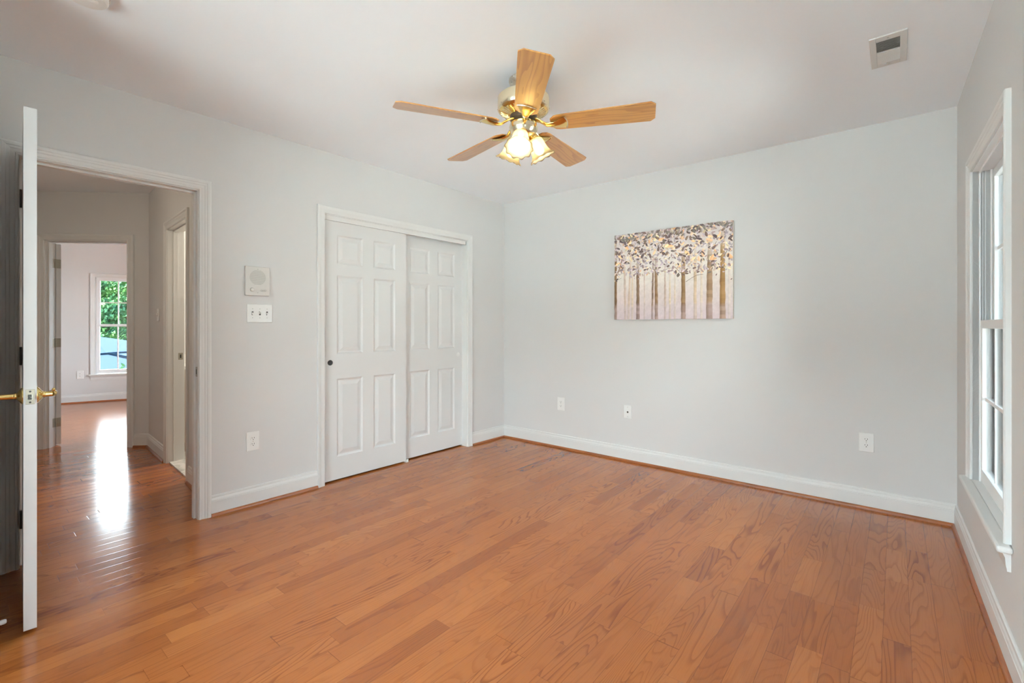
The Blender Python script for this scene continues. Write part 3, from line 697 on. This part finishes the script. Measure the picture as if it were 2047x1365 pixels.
def intercom():
    r = thing('wall_intercom', 'beige wall intercom with a round speaker grille above the switch plate', 'intercom', F_LEFT.at(2.5135, 0, 1.499), F_LEFT.rz)
    hw, hh = 0.076, 0.097
    b = B(); b.rbox(-hw, hw, 0, 0.020, -hh, hh, 0.003, 2); obj('housing', b, 'ivory', r)
    b = B()      # horizontal ribs, then deeper slots inside the speaker circle
    for i in range(17):
        z = -0.024 + i * 0.0061; b.box(-0.066, 0.066, 0.0198, 0.0212, z - 0.0012, z + 0.0012)
    obj('rib_panel', b, 'ivory', r)
    b = B(); R = 0.051; cz = 0.024
    for i in range(17):
        z = -0.021 + i * 0.0061 - 0.0003
        if abs(z - cz) < R:
            h = math.sqrt(R * R - (z - cz) ** 2); b.box(-h, h, 0.0199, 0.0206, z - 0.0016 + 0.0002, z + 0.0016 + 0.0002)
    obj('speaker_slots', b, 'grey', r)
    b = B(); b.lathe([(0.0125, 0.020), (0.0125, 0.0225), (0.0115, 0.030), (0.009, 0.0325), (0.0, 0.0325)], 24, (0.036, 0, -0.058), 'Y'); k = obj('volume_knob', b, 'ivory', r)
    b = B(); pts = [(0.036 + 0.0125 * cos(a), 0.0212, -0.058 + 0.0125 * sin(a)) for a in [radians(d) for d in range(-60, 130, 15)]]
    b.tube(pts, 0.0014, 6); obj('knob_shadow_ring', b, 'grey', k).name = 'knob_shadow'  # grey arc drawn in as the shade beside the knob
    # raised oval emblem with illegible script
    b = B(); pts = [(-0.036 + 0.019 * cos(2 * pi * i / 28), 0.0206, -0.060 + 0.0085 * sin(2 * pi * i / 28)) for i in range(28)]
    b.tube(pts + [pts[0]], 0.0008, 6, caps=False)
    b.tube([(-0.036 + 0.013 * t, 0.0206, -0.060 + 0.0032 * sin(9 * t + 0.5)) for t in [i / 10 - 1 for i in range(21)]], 0.0011, 6)
    b.tube([(-0.036 + 0.014 * t, 0.0206, -0.0645 + 0.0006 * sin(7 * t)) for t in [i / 6 - 1 for i in range(13)]], 0.0007, 6)
    obj('maker_emblem', b, 'grey', r)
    for dz in (0.080, -0.078):
        b = B(); b.cyl((0.0, 0.0195, dz), 0.0035, 0.0012, axis='Y', n=12); obj('screw', b, 'grey', r)
intercom()

# ------------------------------------------------------------------ painting
def srgb(c): return tuple(((v / 255) / 12.92 if v / 255 <= 0.04045 else ((v / 255 + 0.055) / 1.055) ** 2.4) for v in c)
def painting():
    X0, X1, Z0, Z1, D = 1.330, 2.318, 1.255, 2.007, 0.035
    Wd, Ht = X1 - X0, Z1 - Z0
    r = thing('canvas_painting', 'wide canvas painting of bare tree trunks under brown and orange leaves', 'painting', F_FAR.at(-X0, 0, Z0), F_FAR.rz)
    b = B(); b.rbox(-Wd, 0, 0.003, D, 0, Ht, 0.003, 2)
    bm = b.bm; cl = bm.loops.layers.float_color.new('Col')
    side = srgb((200, 190, 180))
    for f in bm.faces:
        for l in f.loops: l[cl] = (*side, 1)
    obj('canvas', b, 'paint', r)
    b = B(); bm = b.bm; cl = bm.loops.layers.float_color.new('Col'); off = [D + 0.0006]
    rnd = random.Random(11)
    def poly(pts, cols):
        off[0] += 3e-7
        q = bm.faces.new([bm.verts.new((-p * Wd, off[0], z * Ht)) for p, z in pts])
        for l, c in zip(q.loops, cols): l[cl] = (*c, 1)
    # wash background
    nx, nz = 36, 26
    for i in range(nx):
        for j in range(nz):
            def cc(u, v):
                k = random.Random(int(u * 997) * 131 + int(v * 991)).uniform(-7, 7)
                t = v; base = [(208, 192, 196), (222, 208, 204), (233, 226, 216), (226, 217, 210), (205, 192, 190)]
                s = min(3.999, t * 4); q = int(s); f = s - q
                return srgb([base[q][m] * (1 - f) + base[q + 1][m] * f + k for m in range(3)])
            u0, u1, v0, v1 = i / nx, (i + 1) / nx, j / nz, (j + 1) / nz
            poly([(u0, v0), (u1, v0), (u1, v1), (u0, v1)], [cc(u0, v0), cc(u1, v0), cc(u1, v1), cc(u0, v1)])
    def trunk(p, wd, top, c, alpha, lean=0.0):
        bgc = (225, 214, 208); segs = 22; prev = None
        for k in range(segs + 1):
            z = top * k / segs; x = p + lean * z + rnd.uniform(-.0015, .0015); h = wd * (1.0 - .35 * z) / 2 + rnd.uniform(-.0012, .0012)
            cur = (x - h, x + h, z)
            if prev:
                kk = rnd.uniform(-16, 16); fade = alpha * (1 if z < top * .75 else max(0.35, 1 - (z - top * .75) / (top * .25)))
                def mixc(g, pz): 
                    tint = (160, 140, 148) if pz < 0.16 else c
                    return srgb([max(0, min(255, (tint[m] * .55 + c[m] * .45 + kk + g) * fade + bgc[m] * (1 - fade))) for m in range(3)])
                xm0, xm1 = prev[0] * .6 + prev[1] * .4, cur[0] * .6 + cur[1] * .4
                poly([(prev[0], prev[2]), (xm0, prev[2]), (xm1, cur[2]), (cur[0], cur[2])], [mixc(-24, prev[2]), mixc(0, prev[2]), mixc(0, z), mixc(-24, z)])
                poly([(xm0, prev[2]), (prev[1], prev[2]), (cur[1], cur[2]), (xm1, cur[2])], [mixc(12, prev[2]), mixc(18, prev[2]), mixc(18, z), mixc(12, z)])
            prev = cur
    for p, wd, top, c, a, ln in ((.105, .022, .75, (176, 146, 122), .55, -.01), (.135, .022, .8, (186, 152, 120), .5, .03), (.172, .02, .6, (205, 178, 138), .5, 0), (.285, .013, .7, (196, 172, 158), .6, .0),
                                 (.467, .017, .6, (170, 140, 118), .7, 0), (.508, .016, .5, (212, 186, 140), .6, 0), (.55, .016, .5, (206, 180, 150), .5, 0), (.715, .026, .8, (190, 158, 116), .7, 0), (.765, .02, .7, (212, 190, 160), .5, 0), (.975, .02, .8, (222, 205, 190), .4, 0),
                                 (.355, .017, .72, (120, 92, 70), .9, .012), (.012, .026, .97, (116, 84, 48), 1, 0), (.225, .031, .70, (118, 88, 62), 1, 0), (.392, .029, .70, (128, 96, 62), 1, -.006), (.62, .038, .78, (132, 98, 58), 1, 0), (.825, .050, .82, (142, 110, 78), .95, .008), (.925, .045, .92, (150, 110, 58), 1, 0)):
        trunk(p, wd, top, c, a, ln)
    def twig(pts, wd=.004, c=(110, 88, 76)):
        for (a, z), (d, y) in zip(pts, pts[1:]):
            L = hypot(d - a, y - z); nx_, nz_ = -(y - z) / L * wd / 2, (d - a) / L * wd / 2
            poly([(a + nx_, z + nz_), (a - nx_, z - nz_), (d - nx_ * .7, y - nz_ * .7), (d + nx_ * .7, y + nz_ * .7)], [srgb(c)] * 4)
    twig([(.02, .52), (.05, .60), (.065, .66), (.08, .75)], .014, (140, 105, 90)); twig([(.02, .52), (.06, .535), (.10, .55)]); twig([(.03, .47), (.07, .49)])
    twig([(.64, .40), (.69, .44), (.73, .465), (.78, .47)], .005); twig([(.60, .50), (.57, .54), (.55, .57)], .006); twig([(.42, .54), (.47, .545), (.50, .565), (.54, .555)], .004)
    twig([(.19, .66), (.22, .69), (.25, .70)], .004); twig([(.65, .66), (.69, .71), (.72, .78)], .005); twig([(.93, .62), (.96, .70)], .006); twig([(.85, .72), (.88, .80)], .005)
    def leaf(p, z, s, ang, c, vein=False):
        pts = []
        for k in range(8):
            a = 2 * pi * k / 8; ex, ey = s * cos(a), s * 0.46 * sin(a) * (1.0 - .25 * cos(a))
            pts.append((p + (ex * cos(ang) - ey * sin(ang)) * (Ht / Wd), z + ex * sin(ang) + ey * cos(ang)))
        pts = [(min(1, max(0, u)), min(1, max(0, v))) for u, v in pts]
        ar = sum(pts[i][0] * pts[(i + 1) % 8][1] - pts[(i + 1) % 8][0] * pts[i][1] for i in range(8))
        if abs(ar) < 1e-5: return
        k = rnd.uniform(.85, 1.15); c2 = srgb([max(0, min(255, q * k)) for q in c]); c3 = srgb([max(0, min(255, q * k * 1.10 + 8)) for q in c])
        poly(pts, [c2 if m in (0, 1, 2, 3, 4) else c3 for m in range(8)])
        if vein:
            L = s * .8; poly([(p - L * cos(ang) * Ht / Wd, z - L * sin(ang)), (p + .0012, z - .0012), (p + L * cos(ang) * Ht / Wd, z + L * sin(ang)), (p - .0012, z + .0012)], [srgb([min(255, q * 1.5 + 30) for q in c])] * 4)
    pale = ((176, 160, 166), (190, 176, 178), (206, 186, 170), (160, 146, 154), (222, 196, 168), (200, 188, 188))
    mid = ((138, 116, 118), (152, 128, 124), (226, 176, 128), (232, 190, 150), (120, 100, 100), (166, 140, 130), (214, 196, 160))
    darkc = ((84, 62, 56), (96, 72, 66), (76, 60, 62), (108, 84, 66), (92, 80, 70))
    def place(n, zmin, pw, smin, smax, pal, vein=False):
        for _ in range(n):
            u = rnd.random(); z = 1 - (1 - zmin) * rnd.random() ** pw
            leaf(u, z - 0.005, rnd.uniform(smin, smax), rnd.uniform(-1.2, 1.2) + (pi / 2 if rnd.random() < .4 else 0), pal[rnd.randrange(len(pal))], vein)
    place(560, .50, 1.25, .012, .026, pale); place(300, .50, 1.5, .011, .024, mid + mid[:2] + mid[4:6]); place(70, .40, .95, .009, .016, darkc + pale + mid[:2]); place(40, .62, 1.2, .024, .040, mid[2:4] + mid[6:])
    place(120, .45, 1.25, .013, .023, darkc); place(75, .72, 1.1, .019, .031, darkc, True); place(60, .93, 1.0, .018, .028, ((130, 120, 112), (112, 104, 96), (150, 136, 120)))
    obj('painted_scene', b, 'paint', r, recalc=False)
painting()

# ------------------------------------------------------------------ ceiling fan
def fan():
    cx, cy = 1.739, -1.882
    r = thing('ceiling_fan', 'five-blade oak and brass ceiling fan with three lit glass shades', 'ceiling fan', (cx, cy, H))
    Z = lambda z: z - H
    b = B(); b.lathe([(0.0, Z(H)), (0.078, Z(H)), (0.078, Z(H) - 0.012), (0.074, Z(H) - 0.022), (0.060, Z(H) - 0.040), (0.040, Z(H) - 0.052), (0.022, Z(H) - 0.056), (0.0, Z(H) - 0.056)], 48)
    obj('canopy', b, 'nickel', r)
    b = B(); b.cyl((0, 0, Z(2.41)), 0.0125, 0.06, n=20); obj('downrod', b, 'palebrass', r)
    b = B(); b.lathe([(0.0, Z(2.432)), (0.05, Z(2.432)), (0.10, Z(2.430)), (0.128, Z(2.424)), (0.137, Z(2.414)), (0.138, Z(2.352)), (0.134, Z(2.346)), (0.130, Z(2.344))], 64); hs = obj('motor_housing', b, 'palebrass', r)
    for k in range(10):
        a = 2 * pi * k / 10; b = B(); b.cyl((0.1375 * cos(a), 0.1375 * sin(a), Z(2.357)), 0.002, 0.0035, n=8); obj('housing_screw', b, 'bronze', hs)
    # vented brass underside: dished ring with raised radial fins
    b = B(); b.lathe([(0.131, Z(2.346)), (0.122, Z(2.338)), (0.100, Z(2.328)), (0.078, Z(2.322)), (0.074, Z(2.318)), (0.070, Z(2.318))], 64); obj('vent_ring', b, 'brass', r)
    b = B()
    for k in range(40):
        a = 2 * pi * (k + .5) / 40; m = Matrix.Rotation(a, 4, 'Z'); t = B(); 
        t.sweep([[(0.082, -0.0022, Z(2.3215)), (0.082, 0.0022, Z(2.3215)), (0.082, 0.0022, Z(2.327)), (0.082, -0.0022, Z(2.327))], [(0.120, -0.0034, Z(2.3345)), (0.120, 0.0034, Z(2.3345)), (0.120, 0.0034, Z(2.340)), (0.120, -0.0034, Z(2.340))]])
        b.merge(t.bm, m); t.bm.free()
    obj('vent_fins', b, 'palebrass', r)
    b = B(); b.lathe([(0.072, Z(2.330)), (0.072, Z(2.300)), (0.060, Z(2.292)), (0.050, Z(2.290)), (0.0, Z(2.290))], 48); obj('flywheel', b, 'bronze', r)
    b = B(); b.lathe([(0.048, Z(2.292)), (0.060, Z(2.288)), (0.071, Z(2.278)), (0.076, Z(2.262)), (0.075, Z(2.245)), (0.068, Z(2.228)), (0.055, Z(2.214)), (0.042, Z(2.206)), (0.030, Z(2.204)), (0.0, Z(2.204))], 48); obj('switch_housing', b, 'palebrass', r)
    b = B(); b.lathe([(0.030, Z(2.206)), (0.034, Z(2.198)), (0.030, Z(2.186)), (0.018, Z(2.176)), (0.010, Z(2.160)), (0.006, Z(2.148)), (0.0, Z(2.144))], 32); obj('fitter_finial', b, 'brass', r)
    # blades
    ph0 = radians(312.54); PITCH = radians(11.5); R0, R1, zb = 0.148, 0.676, 2.268
    bl0 = ir0 = None
    for k in range(5):
        a = ph0 + 2 * pi * k / 5
        if bl0 is None:
            b = B(); top, bot = [], []
            half = []
            for i in range(25):
                s = i / 24; x = R0 + (R1 - R0) * s
                h = 0.059 + 0.017 * s
                if s < 0.10: h *= 0.55 + 0.45 * math.sqrt(max(0, 1 - (1 - s / 0.10) ** 2))
                e = (R1 - x)
                if e < 0.022: h -= 0.022 - math.sqrt(max(0, 0.022 ** 2 - (0.022 - e) ** 2))
                half.append((x, h))
            pts = [(x, h) for x, h in half] + [(x, -h) for x, h in reversed(half)]
            b.sweep([[(x, y, -0.003) for x, y in pts], [(x, y, 0.003) for x, y in pts]])
            bl = obj('blade', b, 'blade', r, bevel=0.0012); bl0 = bl
            # brass blade iron under the blade: arm from the flywheel widening to a curved foot
            b = B(); secs = []
            for x, wv, z, tk in ((0.062, 0.020, 0.028, 0.006), (0.084, 0.017, 0.020, 0.007), (0.106, 0.015, 0.005, 0.008), (0.128, 0.016, -0.010, 0.008), (0.165, 0.021, -0.014, 0.008), (0.205, 0.034, -0.011, 0.007), (0.228, 0.044, -0.007, 0.005), (0.240, 0.046, -0.0045, 0.004)):
                ring = []
                for j in range(12):
                    t = 2 * pi * j / 12; ring.append((x - 0.012 * (cos(t) ** 2) * (1 if x > 0.2 else 0), wv * cos(t), z + tk * sin(t) * (1.0)))
                secs.append(ring)
            b.sweep(secs, True, True, 0, True); ir = obj('blade_iron', b, 'brass', bl); ir0 = ir
            b = B(); b.tube([(0.236 - 0.010 * (t * t), 0.047 * t, -0.006) for t in [i / 8 - 1 for i in range(17)]], 0.0042, 8); rim = obj('iron_rim', b, 'palebrass', bl)
            kids = [ir, rim]
        else:
            bl = bl0.copy(); COL.objects.link(bl); bl.parent = r
            for c in kids:
                d = c.copy(); COL.objects.link(d); d.parent = bl
        bl.location = (0, 0, Z(zb))
        bl.rotation_mode = 'XYZ'
        # pitch about the blade axis, then turn: clockwise edge (seen from above) sits higher
        bl.rotation_euler = (Matrix.Rotation(a, 4, 'Z') @ Matrix.Rotation(-PITCH, 4, 'X')).to_euler()
    # light kit
    sh0 = None
    for az in (296, 56, 176):
        a = radians(az); 
        if sh0 is None:
            b = B(); b.tube([(0.025, 0, Z(2.215)), (0.042, 0, Z(2.222)), (0.053, 0, Z(2.220)), (0.058, 0, Z(2.212))], 0.0075, 12)
            tl = radians(29); ax = Vector((sin(tl), 0, -cos(tl))); o = Vector((0.052, 0, Z(2.216)))
            q = ax.to_track_quat('Z', 'X').to_matrix().to_4x4(); q.translation = o
            t = B(); t.lathe([(0.0, -0.010), (0.016, -0.008), (0.022, 0.0), (0.024, 0.012), (0.024, 0.020), (0.022, 0.024), (0.0, 0.024)], 24); b.merge(t.bm, q); t.bm.free()
            arm = obj('lamp_arm', b, 'brass', r)
            b = B(); prof = [(0.022, 0.014), (0.030, 0.018), (0.038, 0.028), (0.0415, 0.045), (0.0425, 0.062), (0.044, 0.078), (0.048, 0.094), (0.056, 0.108), (0.066, 0.118), (0.071, 0.123)]
            n = 64; secs = []
            for rr, h in prof:
                s = max(0, (h - 0.06) / 0.063)
                secs.append([q @ Vector((rr * (1 + 0.05 * s * s * cos(10 * 2 * pi * i / n)) * cos(2 * pi * i / n), rr * (1 + 0.05 * s * s * cos(10 * 2 * pi * i / n)) * sin(2 * pi * i / n), h + 0.003 * s * s * cos(10 * 2 * pi * i / n))) for i in range(n)])
            b.sweep(secs, True, False, 0, True); shd = obj('lamp_shade', b, 'frost', r, sharp=0)
            md = shd.modifiers.new('wall', 'SOLIDIFY'); md.thickness = 0.0025
            b = B(); t = B(); t.lathe([(0.0, 0.024), (0.013, 0.026), (0.014, 0.045), (0.019, 0.058), (0.0235, 0.075), (0.0235, 0.086), (0.018, 0.097), (0.009, 0.103), (0.0, 0.1045)], 24); b.merge(t.bm, q); t.bm.free()
            bb = obj('bulb', b, 'bulb', shd); sh0 = (arm, shd, bb)
        else:
            arm, shd = sh0[0].copy(), sh0[1].copy(); bb = sh0[2].copy()
            for c in (arm, shd, bb): COL.objects.link(c)
            arm.parent = r; shd.parent = r; bb.parent = shd
        arm.rotation_euler = (0, 0, a); shd.rotation_euler = (0, 0, a)
    # pull chain
    for dx, dy, ln in ((0.044, -0.012, 0.13),):
        b = B()
        for i in range(int(ln / 0.0045)):
            b.lathe([(0.0, 0.0018), (0.0017, 0.0008), (0.0017, -0.0008), (0.0, -0.0018)], 6, (dx, dy, Z(2.222) - i * 0.0045))
        obj('pull_chain', b, 'brass', r)
fan()

# ------------------------------------------------------------------ ceiling vent, smoke detector, hall hook, door stop
r = thing('ceiling_vent', 'white metal two-way ceiling vent near the window corner', 'vent', (3.2485, -0.9985, H))
vx, vy, ix, iy = 0.068, 0.157, 0.043, 0.114
b = B()
for x0, x1, y0, y1 in ((-vx, -ix, -vy, vy), (ix, vx, -vy, vy), (-ix, ix, -vy, -iy), (-ix, ix, iy, vy)):
    b.box(x0, x1, y0, y1, -0.007, 0.0)
obj('frame', b, 'vent', r, bevel=0.002)
b = B(); b.box(-ix, ix, -0.004, 0.004, -0.007, 0.0); obj('divider', b, 'vent', r)
b = B(); b.box(-ix, ix, -iy, iy, -0.0012, -0.0002); obj('duct_backing', b, 'ventdark', r)
for bank, sg in ((-1, 1), (1, -1)):
    b = B(); n = 10
    for i in range(n):
        y = bank * (0.010 + (iy - 0.012) * i / (n - 1) * 0.96); t = 0.0045
        b.sweep([[(x, y - sg * t, -0.0068), (x, y - sg * t + 0.001, -0.0068), (x, y + sg * t + 0.001, -0.0014), (x, y + sg * t, -0.0014)] for x in (-ix, ix)])
    obj('louver_bank', b, 'vent', r)
for dy in (-0.136, 0.136):
    b = B(); b.cyl((0, dy, -0.0085), 0.004, 0.0015, n=12); obj('screw', b, 'grey', r)
b = B(); b.rbox(-0.022, -0.008, 0.118, 0.127, -0.014, -0.006, 0.002); obj('damper_lever', b, 'vent', r)

r = thing('smoke_detector', 'round white smoke detector at the top edge of the ceiling', 'smoke detector', (0.827, -3.493, H))
b = B(); b.lathe([(0.0, 0.0), (0.072, 0.0), (0.072, -0.010), (0.069, -0.013), (0.0, -0.013)], 48); obj('mounting_base', b, 'plate', r)
b = B(); b.lathe([(0.066, -0.012), (0.066, -0.026), (0.060, -0.034), (0.045, -0.038), (0.020, -0.039), (0.0, -0.039)], 48); obj('cover', b, 'plate', r)
b = B(); b.lathe([(0.016, -0.0385), (0.016, -0.042), (0.014, -0.043), (0.0, -0.043)], 24, (0.02, 0.015, 0)); obj('test_button', b, 'plate', r)

r = thing('ceiling_hook', 'tiny dark fitting on the dim hallway ceiling', 'hook', (-2.02, -3.13, H))
b = B(); b.lathe([(0.0, 0.0), (0.014, 0.0), (0.013, -0.006), (0.004, -0.010), (0.0, -0.010)], 16); obj('plate', b, 'bronze', r)
b = B(); b.tube([(0, 0, -0.008), (0, 0, -0.022), (0.008, 0, -0.034), (0.017, 0, -0.030), (0.019, 0, -0.020)], 0.003, 8); obj('hook_wire', b, 'bronze', r)

r = thing('door_stop', 'white rod door stop low behind the open door', 'door stop', (0.628, -3.795, 0.062))
b = B(); b.cyl((0, 0.0, 0), 0.013, 0.006, axis='Y', n=16); obj('mounting_disc', b, 'plate', r)
b = B(); b.cyl((0, 0.005, 0), 0.0045, 0.080, axis='Y', n=12); obj('rod', b, 'plate', r)
b = B(); b.lathe([(0.0075, 0.080), (0.009, 0.084), (0.009, 0.094), (0.007, 0.099), (0.0, 0.100)], 16, (0, 0, 0), 'Y'); obj('rubber_tip', b, 'plate', r)

# ------------------------------------------------------------------ bathroom vanity
r = thing('vanity_cabinet', 'beige bathroom vanity with a white top, glimpsed through the narrow doorway', 'vanity', (-2.335, -1.76, 0.012))
b = B(); b.box(0.0, 0.46, -0.66, 0.60, 0.09, 0.78); b.box(0.0, 0.40, -0.64, 0.58, 0.0, 0.09); obj('body', b, 'vanity', r)
b = B(); b.rbox(0.0, 0.485, -0.675, 0.615, 0.78, 0.812, 0.004); b.rbox(0.0, 0.018, -0.675, 0.615, 0.812, 0.90, 0.003); obj('countertop', b, 'counter', r)
for k in range(3):
    y0 = -0.645 + k * 0.415
    b = B(); b.rbox(0.461, 0.478, y0, y0 + 0.39, 0.62, 0.765, 0.003); d = obj('drawer', b, 'vanity', r)
    b = B(); b.lathe([(0.006, 0.476), (0.006, 0.490), (0.013, 0.496), (0.012, 0.502), (0.0, 0.504)], 16, (0, y0 + 0.195, 0.69), 'X'); obj('knob', b, 'nickel', d)
    b = B(); b.rbox(0.461, 0.478, y0, y0 + 0.39, 0.105, 0.605, 0.003); d = obj('door', b, 'vanity', r)
    b = B(); b.lathe([(0.006, 0.476), (0.006, 0.490), (0.013, 0.496), (0.012, 0.502), (0.0, 0.504)], 16, (0, y0 + 0.34, 0.55), 'X'); obj('knob', b, 'nickel', d)
r = thing('added_ceiling_light', 'round ceiling light added out of sight to brighten the bathroom', 'ceiling light', (-1.55, -1.6, H))  # out-of-view lamp, added to brighten the bathroom
b = B(); b.lathe([(0.0, 0.0), (0.13, 0.0), (0.13, -0.02), (0.125, -0.024), (0.0, -0.024)], 32); obj('base', b, 'nickel', r)
M['bath_fill'] = glow('bathroom_fill_glow', (1.0, 0.88, 0.72), 150.0)
M['hall_fill'] = glow('hallway_fill_glow', (1.0, 0.86, 0.66), 34.0)
b = B(); b.lathe([(0.12, -0.022), (0.115, -0.050), (0.09, -0.072), (0.05, -0.084), (0.0, -0.088)], 32); obj('glass_bowl', b, 'bath_fill', r)
r2 = dup(r, (-1.2, -3.78, H), 0, 'round ceiling light added out of sight to brighten the hallway')  # second added lamp, out of view, lifts the dark hallway
bowl = [c for c in r2.children if c.name.startswith('glass_bowl')][0]; bowl.data = bowl.data.copy(); bowl.data.materials[0] = M['hall_fill']

# ------------------------------------------------------------------ outdoors beyond the far bedroom
def ground():
    b = B(); b.box(-90, 60, -90, 60, -3.4, -3.2); return tag(obj('ground', b, 'lawn'), 'green ground far below the windows', 'ground', kind='structure')
ground()
b = B(); b.box(-1.0, 30, -40, 8, -3.2, -3.12); tag(obj('bounce_slab', b, 'concrete'), 'unseen pale concrete slab added outside the windows to bounce light up indoors', 'driveway', kind='structure')  # unseen slab, added to throw sunlight up onto the ceiling
def P(px, py, depth):
    """a point outdoors from its bearing (computed once when laying out the garden)"""
    c, s = cos(YAW), sin(YAW)
    r_ = (px - 1023.5) / 932.4466 * depth
    return Vector((CAM[0] - s * depth + c * r_, CAM[1] + c * depth + s * r_, CAM[2] + (651.087 - py) / 932.4466 * depth))
def tree(loc, h, rad, n, label, seed, squash=1.0):
    rn = random.Random(seed)
    r = thing('tree', label, 'tree', loc, 0, 'trees beyond the bedroom window')
    b = B(); b.tube([(0, 0, 0), (0.05, 0.02, h * .3), (-0.05, 0.05, h * .6), (0.02, 0, h * .85)], [0.22, 0.17, 0.11, 0.04], 10); obj('trunk', b, 'bark', r)
    b = B(); cl = []
    for k in range(26):
        a = rn.uniform(0, 2 * pi); q = rn.uniform(-1, 1); rr = rad * (rn.random() ** .4) * .8
        cl.append((Vector((rr * cos(a) * math.sqrt(1 - q * q), rr * sin(a) * math.sqrt(1 - q * q), h * .55 + q * h * .42 * squash)), rn.uniform(.45, .8) * rad * .55))
    for _ in range(n):
        c, s = cl[rn.randrange(len(cl))]
        d = Vector((rn.gauss(0, 1), rn.gauss(0, 1), rn.gauss(0, 1))).normalized() * s * (rn.random() ** .3)
        p = c + d; u = Vector((rn.gauss(0, 1), rn.gauss(0, 1), rn.gauss(0, 1))).normalized(); v_ = u.orthogonal().normalized(); k = rn.uniform(.07, .13)
        b.f([b.v(p + u * k), b.v(p + v_ * k * .55), b.v(p - u * k), b.v(p - v_ * k * .55)])
    obj('crown', b, 'leaf', r, recalc=False)
    return r
for px, dep, h, rad, lab, sd in ((228, 21.2, 5.4, 1.9, 'pale yellow-green tree just above the blue roof', 5), (196, 25.2, 7.0, 2.0, 'leafy green tree behind the blue roof in the left window panes', 2), (250, 29.4, 7.6, 2.1, 'dense green tree behind the roof in the right window panes', 3),
                                 (196, 33.8, 8.6, 2.2, 'tall green tree at the top left of the bedroom window', 1), (262, 38.4, 9.6, 2.3, 'tallest green tree at the top right of the bedroom window', 4)):
    g = P(px, 651, dep); tree((g.x, g.y, -3.2), h, rad, 9000, lab, sd)

def hip_roof(b, cx, cy, rz, L, Wd, z0, z1, ridge):
    m = Matrix.Translation((cx, cy, 0)) @ Matrix.Rotation(rz, 4, 'Z')
    e = [m @ Vector(p) for p in ((-L, -Wd, z0), (L, -Wd, z0), (L, Wd, z0), (-L, Wd, z0))]; t = [m @ Vector(p) for p in ((-ridge, 0, z1), (ridge, 0, z1))]
    ev = [b.v(p) for p in e]; tv = [b.v(p) for p in t]
    b.f([ev[0], ev[1], tv[1], tv[0]]); b.f([ev[1], ev[2], tv[1]]); b.f([ev[2], ev[3], tv[0], tv[1]]); b.f([ev[3], ev[0], tv[0]]); b.f(list(reversed(ev)))
def house():
    g = P(190, 651, 16.2); r = thing('neighbour_house', 'neighbouring house with blue grey hip roofs seen through the bedroom window', 'house', (g.x, g.y, -3.2))
    a = YAW; m = Matrix.Rotation(a, 4, 'Z')
    b = B(); t = B(); t.box(-9.2, 3.0, -2.4, 2.4, 0, 3.10); b.merge(t.bm, m); t.bm.free(); obj('wall', b, 'siding', r)
    b = B(); hip_roof(b, *(m @ Vector((-3.1, 0.0, 0))).to_tuple()[:2], a, 6.7, 3.15, 3.08, 4.06, 3.0); obj('roof', b, 'roof', r)
    b = B(); hip_roof(b, *(m @ Vector((3.35, -2.2, 0))).to_tuple()[:2], a + pi / 2, 2.5, 3.0, 3.30, 3.62, 1.1); fr_ = obj('front_roof', b, 'roof', r); b = B()
    T = lambda p: m @ Vector((3.35 - p[1], -2.2 + p[0], p[2]))
    for p, q in (((-1.1, 0, 3.62), (-2.5, -3.0, 3.30)), ((-1.1, 0, 3.62), (-2.5, 3.0, 3.30)), ((-1.1, 0, 3.62), (1.1, 0, 3.62))): b.tube([T(p), T(q)], 0.05, 6)
    obj('ridge_cap', b, 'cap', fr_)
    b = B(); t = B(); t.box(0.9, 5.8, -4.4, -2.0, 0, 3.30); b.merge(t.bm, m); t.bm.free(); obj('front_wall', b, 'siding', r)
house()
for k, (px, dep, sc) in enumerate(((203, 10.2, 1.0), (246, 10.8, 1.0))):
    rn = random.Random(40 + k); g = P(px, 651, dep)
    r = thing('shrub', ('bright green shrub top at the lower left of the bedroom window', 'bright green shrub top at the lower right of the bedroom window')[k], 'shrub', (g.x, g.y, -3.2), 0, 'shrubs under the bedroom window')
    b = B()
    for _ in range(1600):
        d = Vector((rn.gauss(0, 1), rn.gauss(0, 1), rn.gauss(0, 1))).normalized(); q = rn.random() ** .35
        p = Vector((d.x * .24 * q, d.y * .24 * q, 1.9 + d.z * 1.6 * q)); u = Vector((rn.gauss(0, 1), rn.gauss(0, 1), rn.gauss(0, 1))).normalized(); v_ = u.orthogonal().normalized(); kk = rn.uniform(.04, .08)
        b.f([b.v(p + u * kk), b.v(p + v_ * kk * .5), b.v(p - u * kk), b.v(p - v_ * kk * .5)])
    obj('leafage', b, 'leaf', r, recalc=False)
    b = B(); b.tube([(0, 0, 0), (0.02, 0, 1.2), (0, 0.02, 2.4)], [0.05, 0.035, 0.015], 8); obj('stem', b, 'bark', r)

r = thing('neighbour_house', 'unseen pale sided house added outside the right-hand windows to block sky light', 'house', (12.5, -5.0, -3.12))  # out-of-view house, added to screen sky from the right-hand windows
b = B(); b.box(-3.5, 3.5, -9.0, 7.0, 0, 5.6); obj('wall', b, 'siding', r)
b = B(); hip_roof(b, 0, -1.0, pi / 2, 8.6, 4.0, 5.6, 7.4, 5.0); obj('roof', b, 'roof', r)

r = thing('neighbour_house', 'unseen pale sided house added behind the camera to block sky light at that window', 'house', (2.0, -18.0, -3.12))  # another added house, screens low sky from the window behind the camera
b = B(); b.box(-11.0, 6.0, -3.5, 3.5, 0, 6.4); obj('wall', b, 'siding', r)
b = B(); hip_roof(b, -2.5, 0, 0, 9.0, 4.0, 6.4, 8.2, 5.5); obj('roof', b, 'roof', r)
